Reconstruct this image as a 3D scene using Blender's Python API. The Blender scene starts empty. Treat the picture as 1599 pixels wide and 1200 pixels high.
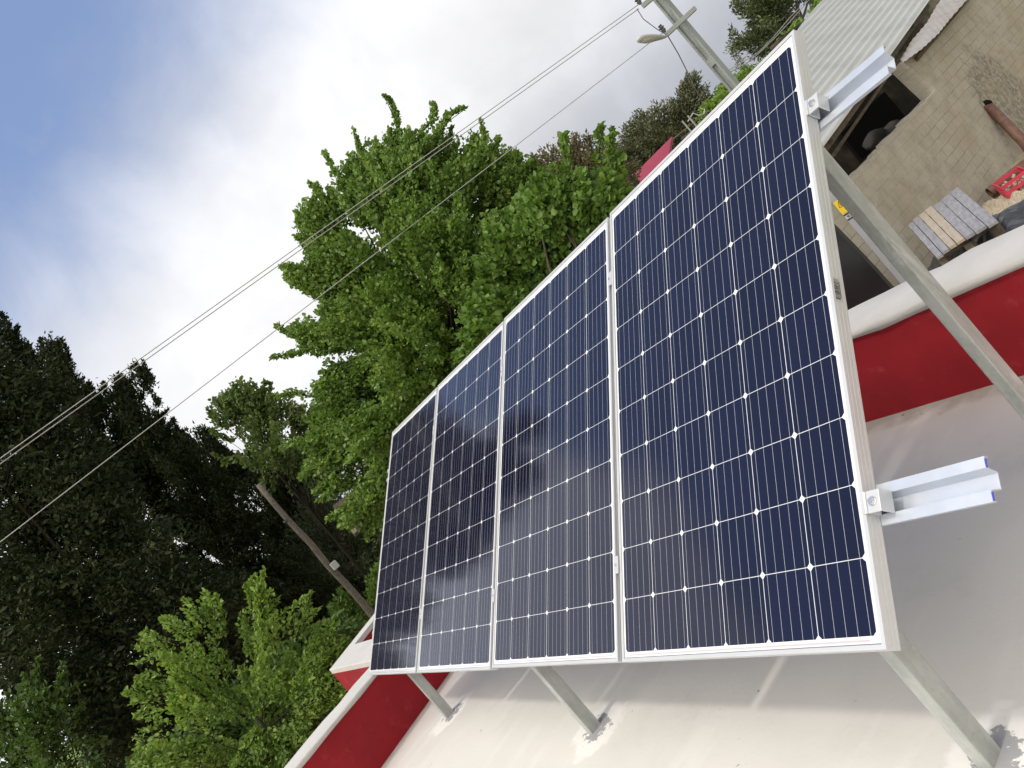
import bpy, bmesh, math, random
import numpy as np
from mathutils import Vector, Matrix
random.seed(7); rng = np.random.default_rng(7)
S = bpy.context.scene
COL = S.collection
R = math.radians

# ------------------------------------------------------------------ camera
F = 1197.80
CAM = np.array([-1.16474, 0.98801, 0.92902])
RW = np.array([[-0.414837, -0.632916, -0.653703], [0.332315, 0.563420, -0.756390], [0.847040, -0.531014, -0.023400]])
cam = bpy.data.cameras.new('camera'); co = bpy.data.objects.new('camera', cam); COL.objects.link(co)
M = Matrix.Identity(4)
for i in range(3):
    M[i][0] = RW[0][i]; M[i][1] = -RW[1][i]; M[i][2] = -RW[2][i]; M[i][3] = CAM[i]
co.matrix_world = M
cam.sensor_width = 36.0; cam.lens = 36.0*F/1599.0; cam.clip_start = 0.02; cam.clip_end = 3000
S.camera = co
S.view_settings.view_transform = 'Standard'; S.view_settings.look = 'None'
S.view_settings.exposure = 0.0; S.view_settings.gamma = 1.0
S.render.resolution_x = 1024; S.render.resolution_y = 768

# rays through photograph points (1599 x 1200): used to find the real positions of things
def ray(u, v): return RW.T @ np.array([(u-800)/F, (v-600)/F, 1.0])
def at(u, v, D): return CAM + ray(u, v)*D
def onz(u, v, z): d = ray(u, v); return CAM + d*((z-CAM[2])/d[2])
def ony(u, v, y): d = ray(u, v); return CAM + d*((y-CAM[1])/d[1])
def onx(u, v, x): d = ray(u, v); return CAM + d*((x-CAM[0])/d[0])
def onpl(u, v, P, N): d = ray(u, v); return CAM + d*(((np.array(P)-CAM)@N)/(d@N))
def unit(v): v = np.array(v, float); return v/np.linalg.norm(v)

# ------------------------------------------------------------------ node helpers
def N(nt, t, **kw):
    n = nt.nodes.new(t)
    for k, v in kw.items(): setattr(n, k, v)
    return n
def setin(nt, sock, val):
    if isinstance(val, bpy.types.NodeSocket): nt.links.new(val, sock)
    elif val is not None: sock.default_value = val
def math_(nt, op, a, b=None, c=None, clamp=False):
    n = N(nt, 'ShaderNodeMath', operation=op, use_clamp=clamp)
    setin(nt, n.inputs[0], a); setin(nt, n.inputs[1], b)
    if c is not None: setin(nt, n.inputs[2], c)
    return n.outputs[0]
def mixc(nt, f, a, b, bt='MIX'):
    n = N(nt, 'ShaderNodeMix', data_type='RGBA', blend_type=bt)
    setin(nt, n.inputs[0], f); setin(nt, n.inputs[6], a); setin(nt, n.inputs[7], b)
    return n.outputs[2]
def c4(c): return (c[0], c[1], c[2], 1.0)
def sstep(nt, x, a, b):
    n = N(nt, 'ShaderNodeMapRange', interpolation_type='SMOOTHSTEP')
    setin(nt, n.inputs[0], x); n.inputs[1].default_value = a; n.inputs[2].default_value = b
    return n.outputs[0]
def vdot(nt, a, b):
    n = N(nt, 'ShaderNodeVectorMath', operation='DOT_PRODUCT'); setin(nt, n.inputs[0], a); setin(nt, n.inputs[1], b); return n.outputs['Value']
def noise(nt, vec, scale, detail=4, rough=.55, dist=0.0):
    n = N(nt, 'ShaderNodeTexNoise'); setin(nt, n.inputs['Vector'], vec)
    n.inputs['Scale'].default_value = scale; n.inputs['Detail'].default_value = detail
    n.inputs['Roughness'].default_value = rough; n.inputs['Distortion'].default_value = dist
    return n.outputs[0]

# ------------------------------------------------------------------ world
SUNT = Vector((0.03, -0.56, -1.0)).normalized()      # direction the light travels
to_sun = -SUNT
sun_el = math.asin(to_sun.z); sun_az = math.atan2(to_sun.x, to_sun.y)
W = bpy.data.worlds.new('World'); S.world = W; W.use_nodes = True
nt = W.node_tree; nt.nodes.clear()
out = N(nt, 'ShaderNodeOutputWorld'); bg = N(nt, 'ShaderNodeBackground'); nt.links.new(bg.outputs[0], out.inputs[0])
bg.inputs[1].default_value = 0.1
sky = N(nt, 'ShaderNodeTexSky', sky_type='NISHITA'); sky.sun_disc = False
sky.sun_elevation = sun_el; sky.sun_rotation = sun_az; sky.air_density = 1.0; sky.dust_density = 0.6; sky.ozone_density = 1.6
tc = N(nt, 'ShaderNodeTexCoord'); D_ = tc.outputs['Generated']
def rd(u, v): return unit(ray(u, v))
nb = np.cross(rd(395, 0), rd(30, 590)); nb = nb/np.linalg.norm(nb)
if nb @ rd(0, 0) < 0: nb = -nb
n1 = noise(nt, D_, 2.2, 6, .6, .35); n2 = noise(nt, D_, 7.0, 8, .6, .4)
sb = vdot(nt, D_, tuple(nb))
sb = math_(nt, 'ADD', sb, math_(nt, 'MULTIPLY', math_(nt, 'SUBTRACT', n1, .5), .20))
sb = math_(nt, 'ADD', sb, math_(nt, 'MULTIPLY', math_(nt, 'SUBTRACT', n2, .5), .12))
cloud = math_(nt, 'SUBTRACT', 1.0, sstep(nt, sb, -.09, .16))
# second bank of cloud to the left of the picture, low over the valley
c2dir = unit([math.cos(R(17))*math.cos(R(15)), math.sin(R(17))*math.cos(R(15)), math.sin(R(15))])
c2 = math_(nt, 'ADD', vdot(nt, D_, tuple(c2dir)), math_(nt, 'MULTIPLY', math_(nt, 'SUBTRACT', n1, .5), .10))
c2 = sstep(nt, c2, .925, .955)
# overhead haze patches
cz = sstep(nt, math_(nt, 'ADD', n1, math_(nt, 'MULTIPLY', n2, .25)), .72, .9)
cloud = math_(nt, 'MAXIMUM', cloud, c2)
cloud = math_(nt, 'MAXIMUM', cloud, math_(nt, 'MULTIPLY', cz, .35))
# added unseen bright cloud round the sun and behind the camera, filling the shade
vs_ = vdot(nt, D_, tuple(to_sun)); vb = vdot(nt, D_, tuple(unit([-.12, .93, .34])))
c3 = math_(nt, 'MAXIMUM', sstep(nt, vs_, .76, .93), sstep(nt, vb, .60, .80))
cloud = math_(nt, 'MAXIMUM', cloud, c3)
# cloud brightness: brightest near the boundary band, greyer to the right and low down
gdir = rd(1160, 130)
g = sstep(nt, math_(nt, 'ADD', vdot(nt, D_, tuple(gdir)), math_(nt, 'MULTIPLY', math_(nt, 'SUBTRACT', n2, .5), .06)), .90, .99)
band = math_(nt, 'SUBTRACT', 1.0, math_(nt, 'ABSOLUTE', math_(nt, 'ADD', vdot(nt, D_, tuple(nb)), .20)))
band = sstep(nt, band, .66, .98)
n3 = noise(nt, D_, 5.5, 7, .55, .25)
bill = sstep(nt, n3, .35, .68)
lum = math_(nt, 'ADD', .72, math_(nt, 'MULTIPLY', band, .33))
lum = math_(nt, 'ADD', lum, math_(nt, 'MULTIPLY', c2, .25))
lum = math_(nt, 'SUBTRACT', lum, math_(nt, 'MULTIPLY', g, .14))
lum = math_(nt, 'ADD', lum, math_(nt, 'MULTIPLY', math_(nt, 'SUBTRACT', bill, .5), .15))
szz = N(nt, 'ShaderNodeSeparateXYZ'); nt.links.new(D_, szz.inputs[0])
lum = math_(nt, 'SUBTRACT', lum, math_(nt, 'MULTIPLY', math_(nt, 'SUBTRACT', 1.0, sstep(nt, szz.outputs[2], .03, .32)), .10))
lum = math_(nt, 'ADD', lum, math_(nt, 'MULTIPLY', c3, 1.35))
w4 = sstep(nt, vdot(nt, D_, tuple(unit([-1, .25, .25]))), .10, .65)  # unseen warm cloud added towards negative x to lift the fill light
cloud = math_(nt, 'MAXIMUM', cloud, w4)
lum = math_(nt, 'ADD', lum, math_(nt, 'MULTIPLY', w4, .02))
lum = math_(nt, 'ADD', lum, math_(nt, 'MULTIPLY', sstep(nt, vs_, .80, 1.0), .8))
ccol = mixc(nt, band, c4((.87, .925, 1.06)), c4((1.0, 1.0, 1.015)))
ccol = mixc(nt, math_(nt, 'MAXIMUM', c3, w4), ccol, c4((1.06, 1.0, .90)))
ccol = mixc(nt, 1.0, ccol, lum, 'MULTIPLY')
ccol = mixc(nt, 1.0, ccol, c4((10, 10, 10)), 'MULTIPLY')
ccol.node.clamp_result = False
skyc = mixc(nt, 1.0, sky.outputs[0], c4((1.05, 1.12, 1.28)), 'MULTIPLY')
skyc = mixc(nt, .5, skyc, c4((3.7, 5.0, 8.2)))
fin = mixc(nt, cloud, skyc, ccol)
nt.links.new(fin, bg.inputs[0])

# ------------------------------------------------------------------ sun
sl = bpy.data.lights.new('sun', 'SUN'); sl.energy = 1.15; sl.angle = R(4.2); sl.color = (1, .955, .88)
so = bpy.data.objects.new('sun', sl); COL.objects.link(so); so.location = (0, 6, 12)
so.rotation_euler = SUNT.to_track_quat('-Z', 'Y').to_euler()

# ------------------------------------------------------------------ materials
def newmat(name):
    m = bpy.data.materials.new(name); m.use_nodes = True
    return m, m.node_tree, m.node_tree.nodes['Principled BSDF']
def mat(name, col, rough=.6, metal=0., spec=.5, col2=None, nscale=4., amt=.6, bump=0., bscale=40., coord='Object', lo=.35, hi=.7, dirt=None, dscale=3., dlo=.6, dhi=.72, coat=0.):
    m, nt, p = newmat(name)
    p.inputs['Roughness'].default_value = rough; p.inputs['Metallic'].default_value = metal
    p.inputs['Specular IOR Level'].default_value = spec
    p.inputs['Coat Weight'].default_value = coat
    tc = N(nt, 'ShaderNodeTexCoord').outputs[coord]
    c = c4(col)
    if col2 is not None:
        c = mixc(nt, math_(nt, 'MULTIPLY', sstep(nt, noise(nt, tc, nscale, 6), lo, hi), amt), c, c4(col2))
    if dirt is not None:
        c = mixc(nt, sstep(nt, noise(nt, tc, dscale, 8, .65), dlo, dhi), c, c4(dirt))
    setin(nt, p.inputs['Base Color'], c)
    if bump:
        b = N(nt, 'ShaderNodeBump'); b.inputs['Strength'].default_value = bump; b.inputs['Distance'].default_value = .01
        nt.links.new(noise(nt, tc, bscale, 6), b.inputs['Height']); nt.links.new(b.outputs[0], p.inputs['Normal'])
    return m
m_alu = mat('anodised_aluminium', (.60, .61, .62), .38, .35, .5, (.52, .53, .54), 6, .5)
m_alus = mat('rail_aluminium', (.60, .64, .72), .30, .45, .5, (.50, .53, .58), 9, .6, bump=.05, bscale=30)
m_galv, nt, p = newmat('galvanised_steel')
p.inputs['Metallic'].default_value = .2
tc = N(nt, 'ShaderNodeTexCoord').outputs['Object']
mp = N(nt, 'ShaderNodeMapping'); nt.links.new(tc, mp.inputs[0]); mp.inputs['Scale'].default_value = (1, 1, .25)
vg = N(nt, 'ShaderNodeTexVoronoi'); nt.links.new(tc, vg.inputs[0]); vg.inputs['Scale'].default_value = 70
sp = N(nt, 'ShaderNodeSeparateColor'); nt.links.new(vg.outputs['Color'], sp.inputs[0])
c = mixc(nt, sstep(nt, noise(nt, mp.outputs[0], 16, 7, .65), .3, .7), c4((.30, .32, .305)), c4((.45, .465, .455)))
c = mixc(nt, math_(nt, 'MULTIPLY', sp.outputs[0], .22), c, c4((.55, .57, .55)))
c = mixc(nt, math_(nt, 'MULTIPLY', sstep(nt, noise(nt, mp.outputs[0], 7, 8, .7, 1.0), .53, .66), .75), c, c4((.60, .61, .60)))
c = mixc(nt, sstep(nt, noise(nt, tc, 30, 6, .7), .71, .76), c, c4((.10, .10, .09)))
setin(nt, p.inputs['Base Color'], c)
setin(nt, p.inputs['Roughness'], math_(nt, 'ADD', .34, math_(nt, 'MULTIPLY', sp.outputs[1], .2)))
m_bolt = mat('bolt_steel', (.7, .7, .7), .25, .9)
m_blue = mat('blue_film', (.06, .09, .62), .4)
m_label = mat('grey_label', (.45, .46, .46), .6)
m_ink = mat('dark_ink', (.03, .03, .03), .6)
m_red = mat('red_masonry_paint', (.315, .014, .022), .78, 0, .25, (.235, .012, .018), 2.6, .9, bump=.55, bscale=9, dirt=(.37, .05, .058), dscale=10, dlo=.55, dhi=.78)
m_plaster = mat('white_plaster_cap', (.58, .56, .54), .8, 0, .3, (.50, .49, .46), 3.0, .7, bump=.5, bscale=16, dirt=(.40, .39, .36), dscale=9, dlo=.66, dhi=.8)
m_wallout = mat('cream_render', (.6, .56, .48), .9, 0, .2, (.5, .46, .4), 2, .7, bump=.3)
m_wood = mat('weathered_wood', (.16, .13, .10), .85, 0, .2, (.08, .065, .05), 9, .8, bump=.5, bscale=30)
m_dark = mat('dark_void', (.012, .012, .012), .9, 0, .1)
m_rust = mat('rusty_pipe_brown', (.16, .085, .06), .6, 0, .4, (.09, .045, .035), 8, .8)
m_crate = mat('red_crate_plastic', (.62, .05, .10), .45, 0, .5, (.45, .04, .07), 6, .6)
m_tarp = mat('black_tarp', (.035, .037, .04), .35, 0, .5, (.06, .06, .065), 6, .7, bump=.6, bscale=6)
m_sack = mat('woven_sack', (.42, .40, .37), .85, 0, .2, (.28, .26, .24), 8, .7, bump=.4)
m_board = mat('black_board', (.020, .021, .023), .28, 0, .5, (.036, .038, .040), 3.2, .8, dirt=(.03, .032, .036), dscale=6, dlo=.55, dhi=.85)
m_conc = mat('concrete_grey', (.36, .37, .35), .85, 0, .3, (.28, .29, .27), 5, .7, bump=.2)
m_pole = mat('wooden_pole', (.22, .195, .17), .9, 0, .15, (.12, .095, .08), 14, .8, bump=.5, bscale=40)
m_cable = mat('grey_cable', (.42, .42, .42), .5)
m_cabled = mat('dark_cable', (.10, .10, .10), .5)
m_lamp = mat('lamp_housing', (.50, .51, .48), .5, 0, .5, (.44, .45, .42), 1.5, .4)
m_yellow = mat('yellow_sticker', (.80, .55, .02), .5)
m_white = mat('white_enamel', (.62, .62, .60), .6)
m_magenta = mat('crimson_sheet_roof', (.38, .055, .10), .6, 0, .3, (.30, .04, .07), 3, .6)
m_rub = mat('rubble_stone', (.46, .40, .31), .95, 0, .1, (.32, .28, .22), 30, .8, bump=.6, bscale=60)
m_paleboard = mat('pale_board', (.30, .26, .22), .9, 0, .1, (.2, .17, .14), 12, .8)
m_bark = mat('tree_bark', (.085, .07, .055), .95, 0, .1, (.14, .12, .10), 10, .7, bump=.6, bscale=30)
m_barkd = mat('dark_bark', (.03, .026, .02), .95, 0, .1)
m_barkp = mat('pale_bark', (.25, .22, .19), .9, 0, .1, (.15, .13, .11), 10, .7)

# roof deck: pale waterproof paint, dirt along the parapet foot and scraped cement round each post foot
m_roof, nt, p = newmat('painted_roof_deck')
p.inputs['Roughness'].default_value = .62; p.inputs['Specular IOR Level'].default_value = .35
tc = N(nt, 'ShaderNodeTexCoord').outputs['Object']
c = mixc(nt, math_(nt, 'MULTIPLY', sstep(nt, noise(nt, tc, 1.3, 6), .35, .7), .8), c4((.70, .675, .625)), c4((.63, .605, .565)))
c = mixc(nt, math_(nt, 'MULTIPLY', sstep(nt, noise(nt, tc, 5.0, 8, .65), .5, .8), .55), c, c4((.57, .555, .53)))
c = mixc(nt, math_(nt, 'MULTIPLY', sstep(nt, noise(nt, tc, 24, 8, .7), .66, .74), .7), c, c4((.40, .39, .37)))
c = mixc(nt, math_(nt, 'MULTIPLY', sstep(nt, noise(nt, tc, 11, 3, .5), .735, .76), .85), c, c4((.20, .20, .19)))
mpp = N(nt, 'ShaderNodeMapping'); nt.links.new(tc, mpp.inputs[0]); mpp.inputs['Scale'].default_value = (1.0, .22, 1); mpp.inputs['Rotation'].default_value = (0, 0, .5)
c = mixc(nt, math_(nt, 'MULTIPLY', sstep(nt, noise(nt, mpp.outputs[0], 8, 7, .6, .4), .52, .72), .35), c, c4((.78, .76, .72)))
sx = N(nt, 'ShaderNodeSeparateXYZ'); nt.links.new(tc, sx.inputs[0])
X, Y = sx.outputs[0], sx.outputs[1]
nz = noise(nt, tc, 18, 8, .68); nz2 = noise(nt, tc, 9, 6, .6)
# foot of right-hand parapet
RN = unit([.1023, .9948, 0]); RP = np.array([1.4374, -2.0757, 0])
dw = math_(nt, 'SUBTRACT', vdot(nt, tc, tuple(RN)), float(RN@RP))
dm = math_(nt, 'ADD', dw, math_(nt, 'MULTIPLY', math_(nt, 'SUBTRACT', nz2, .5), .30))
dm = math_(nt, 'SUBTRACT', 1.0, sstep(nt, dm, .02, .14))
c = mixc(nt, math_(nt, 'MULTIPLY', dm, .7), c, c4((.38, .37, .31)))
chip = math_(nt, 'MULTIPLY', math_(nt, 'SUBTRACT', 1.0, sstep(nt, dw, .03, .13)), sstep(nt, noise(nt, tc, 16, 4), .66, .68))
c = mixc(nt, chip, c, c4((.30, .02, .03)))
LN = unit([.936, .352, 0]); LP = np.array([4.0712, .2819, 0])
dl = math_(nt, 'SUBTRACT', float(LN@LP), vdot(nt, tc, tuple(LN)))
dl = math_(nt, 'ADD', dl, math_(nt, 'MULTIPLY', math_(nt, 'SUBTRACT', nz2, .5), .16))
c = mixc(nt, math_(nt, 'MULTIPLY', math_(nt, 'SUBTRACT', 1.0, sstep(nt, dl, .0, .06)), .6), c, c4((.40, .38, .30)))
# post feet
FEET = [(3.67, -.13), (1.91, -.13), (.15, -.15), (.15, -1.15), (1.91, -1.15), (3.67, -1.15)]
for fx, fy in FEET:
    ex = math_(nt, 'MULTIPLY', math_(nt, 'SUBTRACT', X, fx-.02), 1.0)
    ey = math_(nt, 'MULTIPLY', math_(nt, 'SUBTRACT', Y, fy), .85)
    dd = math_(nt, 'SQRT', math_(nt, 'ADD', math_(nt, 'MULTIPLY', ex, ex), math_(nt, 'MULTIPLY', ey, ey)))
    dn = math_(nt, 'ADD', dd, math_(nt, 'MULTIPLY', math_(nt, 'SUBTRACT', nz, .5), .32))
    c = mixc(nt, math_(nt, 'SUBTRACT', 1.0, sstep(nt, math_(nt, 'ADD', dd, math_(nt, 'MULTIPLY', math_(nt, 'SUBTRACT', nz2, .5), .2)), .11, .15)), c, c4((.80, .78, .74)))
    c = mixc(nt, math_(nt, 'SUBTRACT', 1.0, sstep(nt, dn, .052, .060)), c, c4((.34, .34, .35)))
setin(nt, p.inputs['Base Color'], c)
b = N(nt, 'ShaderNodeBump'); b.inputs['Strength'].default_value = .25; b.inputs['Distance'].default_value = .01
nt.links.new(math_(nt, 'ADD', noise(nt, tc, 5, 4), math_(nt, 'MULTIPLY', noise(nt, tc, 60, 4), .2)), b.inputs['Height']); nt.links.new(b.outputs[0], p.inputs['Normal'])

# block masonry (object coords: x along the wall, z up)
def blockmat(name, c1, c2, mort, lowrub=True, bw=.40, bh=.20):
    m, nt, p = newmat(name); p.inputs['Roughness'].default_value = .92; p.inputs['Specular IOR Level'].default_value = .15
    tcn = N(nt, 'ShaderNodeTexCoord').outputs['Object']
    s = N(nt, 'ShaderNodeSeparateXYZ'); nt.links.new(tcn, s.inputs[0])
    cb = N(nt, 'ShaderNodeCombineXYZ'); nt.links.new(s.outputs[1], cb.inputs[0]); nt.links.new(s.outputs[2], cb.inputs[1])
    wob = math_(nt, 'MULTIPLY', math_(nt, 'SUBTRACT', noise(nt, tcn, 1.5, 3), .5), .05)
    nt.links.new(math_(nt, 'ADD', s.outputs[2], wob), cb.inputs[1])
    br = N(nt, 'ShaderNodeTexBrick'); nt.links.new(cb.outputs[0], br.inputs[0])
    br.inputs['Color1'].default_value = c4(c1); br.inputs['Color2'].default_value = c4(c2); br.inputs['Mortar'].default_value = c4(mort)
    br.inputs['Scale'].default_value = 1.0; br.inputs['Brick Width'].default_value = bw; br.inputs['Row Height'].default_value = bh
    br.inputs['Mortar Size'].default_value = .008; br.inputs['Mortar Smooth'].default_value = .3; br.inputs['Bias'].default_value = -.2
    cover = sstep(nt, noise(nt, tcn, .7, 6, .6), .34, .58)
    plain = mixc(nt, sstep(nt, noise(nt, tcn, 3, 8, .65), .35, .7), c4([a*1.06 for a in c1]), c4([a*.93 for a in c2]))
    c = mixc(nt, math_(nt, 'ADD', math_(nt, 'MULTIPLY', cover, .55), .33), br.outputs[0], plain)
    dd_ = N(nt, 'ShaderNodeVectorMath', operation='DISTANCE'); nt.links.new(tcn, dd_.inputs[0]); dd_.inputs[1].default_value = (6.4, -18.0, -1.7)
    rub_ = math_(nt, 'SUBTRACT', 1.0, sstep(nt, math_(nt, 'ADD', dd_.outputs['Value'], math_(nt, 'MULTIPLY', math_(nt, 'SUBTRACT', noise(nt, tcn, 2, 5), .5), 1.6)), .9, 1.3))
    c = mixc(nt, rub_, c, mixc(nt, sstep(nt, noise(nt, tcn, 11, 8, .7), .35, .68), c4([a*.45 for a in c1]), c4(c1)))
    c = mixc(nt, math_(nt, 'MULTIPLY', sstep(nt, noise(nt, tcn, .9, 6), .45, .75), .6), c, c4((.37, .32, .23)))
    c = mixc(nt, sstep(nt, noise(nt, tcn, 14, 8, .7), .70, .78), c, c4((.12, .11, .09)))
    setin(nt, p.inputs['Base Color'], c)
    b = N(nt, 'ShaderNodeBump'); b.inputs['Strength'].default_value = .6; b.inputs['Distance'].default_value = .02
    h = math_(nt, 'ADD', math_(nt, 'MULTIPLY', br.outputs[1], -.6), noise(nt, tcn, 16, 7))
    nt.links.new(h, b.inputs['Height']); nt.links.new(b.outputs[0], p.inputs['Normal'])
    return m
m_block = blockmat('rough_block_masonry', (.45, .42, .36), (.39, .36, .305), (.19, .175, .14))
m_block_in = blockmat('shaded_block_masonry', (.085, .073, .058), (.06, .053, .043), (.03, .026, .02))  # same blocks inside the shed, interior shade put into the darker colour

m_sheet, nt, p = newmat('grey_corrugated_sheet')
p.inputs['Roughness'].default_value = .5; p.inputs['Metallic'].default_value = .25
tc = N(nt, 'ShaderNodeTexCoord').outputs['Object']
c = mixc(nt, math_(nt, 'MULTIPLY', sstep(nt, noise(nt, tc, 1.2, 8), .35, .7), .7), c4((.46, .47, .45)), c4((.38, .39, .37)))
c = mixc(nt, sstep(nt, noise(nt, tc, 9, 8, .7), .68, .76), c, c4((.22, .22, .20)))
setin(nt, p.inputs['Base Color'], c)
m_tin = mat('rusty_tin_sheet', (.40, .38, .36), .55, .3, .4, (.33, .29, .26), 4, .8, dirt=(.24, .13, .08), dscale=5, dlo=.62, dhi=.8)

# weathered grey planks
def plankmat(name, a, b_):
    m, nt, p = newmat(name); p.inputs['Roughness'].default_value = .8; p.inputs['Specular IOR Level'].default_value = .25
    tcn = N(nt, 'ShaderNodeTexCoord').outputs['Object']
    mp = N(nt, 'ShaderNodeMapping'); nt.links.new(tcn, mp.inputs[0]); mp.inputs['Scale'].default_value = (1, 7, 7)
    c = mixc(nt, sstep(nt, noise(nt, mp.outputs[0], 3.5, 8, .65), .3, .75), c4(a), c4(b_))
    c = mixc(nt, math_(nt, 'MULTIPLY', sstep(nt, noise(nt, tcn, 5, 6), .58, .72), .6), c, c4((.48, .48, .50)))
    setin(nt, p.inputs['Base Color'], c)
    b = N(nt, 'ShaderNodeBump'); b.inputs['Strength'].default_value = .5; b.inputs['Distance'].default_value = .01
    nt.links.new(noise(nt, mp.outputs[0], 8, 6), b.inputs['Height']); nt.links.new(b.outputs[0], p.inputs['Normal'])
    return m
m_plank = plankmat('grey_plank', (.21, .21, .235), (.32, .32, .345))
m_plankt = plankmat('tan_plank', (.34, .29, .24), (.44, .38, .31))

# solar cells
PW, PH, PT, GAP = .992, 1.650, .040, .022
m_cell, nt, p = newmat('solar_cells_under_glass')
tc = N(nt, 'ShaderNodeTexCoord').outputs['Object']
s = N(nt, 'ShaderNodeSeparateXYZ'); nt.links.new(tc, s.inputs[0]); X, Y = s.outputs[0], s.outputs[1]
PI_ = .1585; XM = (PW-6*PI_)/2; YM = .0275
cu = math_(nt, 'DIVIDE', math_(nt, 'SUBTRACT', X, XM), PI_); cv = math_(nt, 'DIVIDE', math_(nt, 'SUBTRACT', Y, YM), PI_)
fu = math_(nt, 'FRACT', cu); fv = math_(nt, 'FRACT', cv)
au = math_(nt, 'ABSOLUTE', math_(nt, 'SUBTRACT', fu, .5)); av = math_(nt, 'ABSOLUTE', math_(nt, 'SUBTRACT', fv, .5))
inc = math_(nt, 'MULTIPLY', math_(nt, 'LESS_THAN', au, .5-.0056), math_(nt, 'LESS_THAN', av, .5-.0048))
inc = math_(nt, 'MULTIPLY', inc, math_(nt, 'LESS_THAN', math_(nt, 'ADD', au, av), .937))
rng_ = math_(nt, 'MULTIPLY', math_(nt, 'MULTIPLY', math_(nt, 'GREATER_THAN', cu, 0), math_(nt, 'LESS_THAN', cu, 6)), math_(nt, 'MULTIPLY', math_(nt, 'GREATER_THAN', cv, 0), math_(nt, 'LESS_THAN', cv, 10)))
inc = math_(nt, 'MULTIPLY', inc, rng_)
bb = math_(nt, 'LESS_THAN', math_(nt, 'ABSOLUTE', math_(nt, 'SUBTRACT', math_(nt, 'FRACT', math_(nt, 'MULTIPLY', fu, 5)), .5)), .0135)
bb = math_(nt, 'MULTIPLY', bb, rng_)
wn = N(nt, 'ShaderNodeTexWhiteNoise', noise_dimensions='2D'); cb = N(nt, 'ShaderNodeCombineXYZ')
nt.links.new(math_(nt, 'FLOOR', cu), cb.inputs[0]); nt.links.new(math_(nt, 'FLOOR', cv), cb.inputs[1]); nt.links.new(cb.outputs[0], wn.inputs[0])
cell = mixc(nt, wn.outputs[0], c4((.0052, .0062, .020)), c4((.0070, .0080, .026)))
fing = math_(nt, 'LESS_THAN', math_(nt, 'FRACT', math_(nt, 'MULTIPLY', Y, 480.0)), .045)

back = c4((.72, .73, .74))
rib = math_(nt, 'MULTIPLY', math_(nt, 'LESS_THAN', math_(nt, 'ABSOLUTE', math_(nt, 'SUBTRACT', math_(nt, 'ABSOLUTE', math_(nt, 'SUBTRACT', Y, PH/2)), PH/2-.0195)), .0022),
            math_(nt, 'LESS_THAN', math_(nt, 'ABSOLUTE', math_(nt, 'SUBTRACT', X, PW/2)), PW/2-.04))
back = mixc(nt, rib, back, c4((.50, .46, .48)))
edg = math_(nt, 'MAXIMUM', math_(nt, 'ABSOLUTE', math_(nt, 'SUBTRACT', X, PW/2)), math_(nt, 'ADD', math_(nt, 'ABSOLUTE', math_(nt, 'SUBTRACT', Y, PH/2)), (PW-PH)/2))
back = mixc(nt, math_(nt, 'GREATER_THAN', edg, PW/2-.0132), back, c4((.22, .22, .22)))
c = mixc(nt, inc, back, cell)
c = mixc(nt, math_(nt, 'MULTIPLY', bb, .95), c, c4((.52, .53, .56)))
setin(nt, p.inputs['Base Color'], c)
p.inputs['Roughness'].default_value = .45; p.inputs['Specular IOR Level'].default_value = .0
p.inputs['Coat Weight'].default_value = 1.0; p.inputs['Coat Roughness'].default_value = .075; p.inputs['Coat IOR'].default_value = 1.50

# foliage
def leafmat(name, cols, trans=.35, rough=.5, spec=.35):
    m, nt, p = newmat(name)
    a = N(nt, 'ShaderNodeAttribute', attribute_name='rnd', attribute_type='GEOMETRY')
    r = N(nt, 'ShaderNodeValToRGB'); nt.links.new(a.outputs['Fac'], r.inputs[0])
    e = r.color_ramp.elements; e[0].color = c4(cols[0]); e[1].color = c4(cols[-1])
    for i, cc in enumerate(cols[1:-1]):
        q = e.new((i+1)/(len(cols)-1)); q.color = c4(cc)
    setin(nt, p.inputs['Base Color'], r.outputs[0]); p.inputs['Roughness'].default_value = rough; p.inputs['Specular IOR Level'].default_value = spec
    t = N(nt, 'ShaderNodeBsdfTranslucent'); nt.links.new(mixc(nt, 1.0, r.outputs[0], c4((1.25, 1.3, .5)), 'MULTIPLY'), t.inputs[0])
    mx = N(nt, 'ShaderNodeMixShader'); mx.inputs[0].default_value = trans
    nt.links.new(p.outputs[0], mx.inputs[1]); nt.links.new(t.outputs[0], mx.inputs[2])
    nt.links.new(mx.outputs[0], nt.nodes['Material Output'].inputs[0])
    return m
l_green = leafmat('fresh_green_leaves', [(0.073, 0.136, 0.032), (0.144, 0.245, 0.053), (0.210, 0.319, 0.080), (0.341, 0.438, 0.146)])
l_green2 = leafmat('broad_green_leaves', [(0.074, 0.139, 0.025), (0.137, 0.244, 0.048), (0.231, 0.342, 0.075)])
l_lime = leafmat('yellow_green_leaves', [(0.119, 0.193, 0.041), (0.213, 0.328, 0.070), (0.343, 0.463, 0.124)])
l_mid = leafmat('mid_green_leaves', [(0.050, 0.088, 0.026), (0.088, 0.146, 0.041), (0.146, 0.233, 0.073)])
l_dark = leafmat('dark_conifer_sprays', [(.012, .018, .008), (.028, .038, .017), (.055, .066, .030), (.115, .122, .062)], .12, .7, .15)
l_olive = leafmat('grey_olive_leaves', [(0.076, 0.095, 0.043), (0.123, 0.151, 0.072), (0.180, 0.207, 0.111)], .2)
l_brown = leafmat('rusty_brown_leaves', [(.12, .10, .05), (.17, .145, .075), (.15, .16, .07)], .2)

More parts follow.
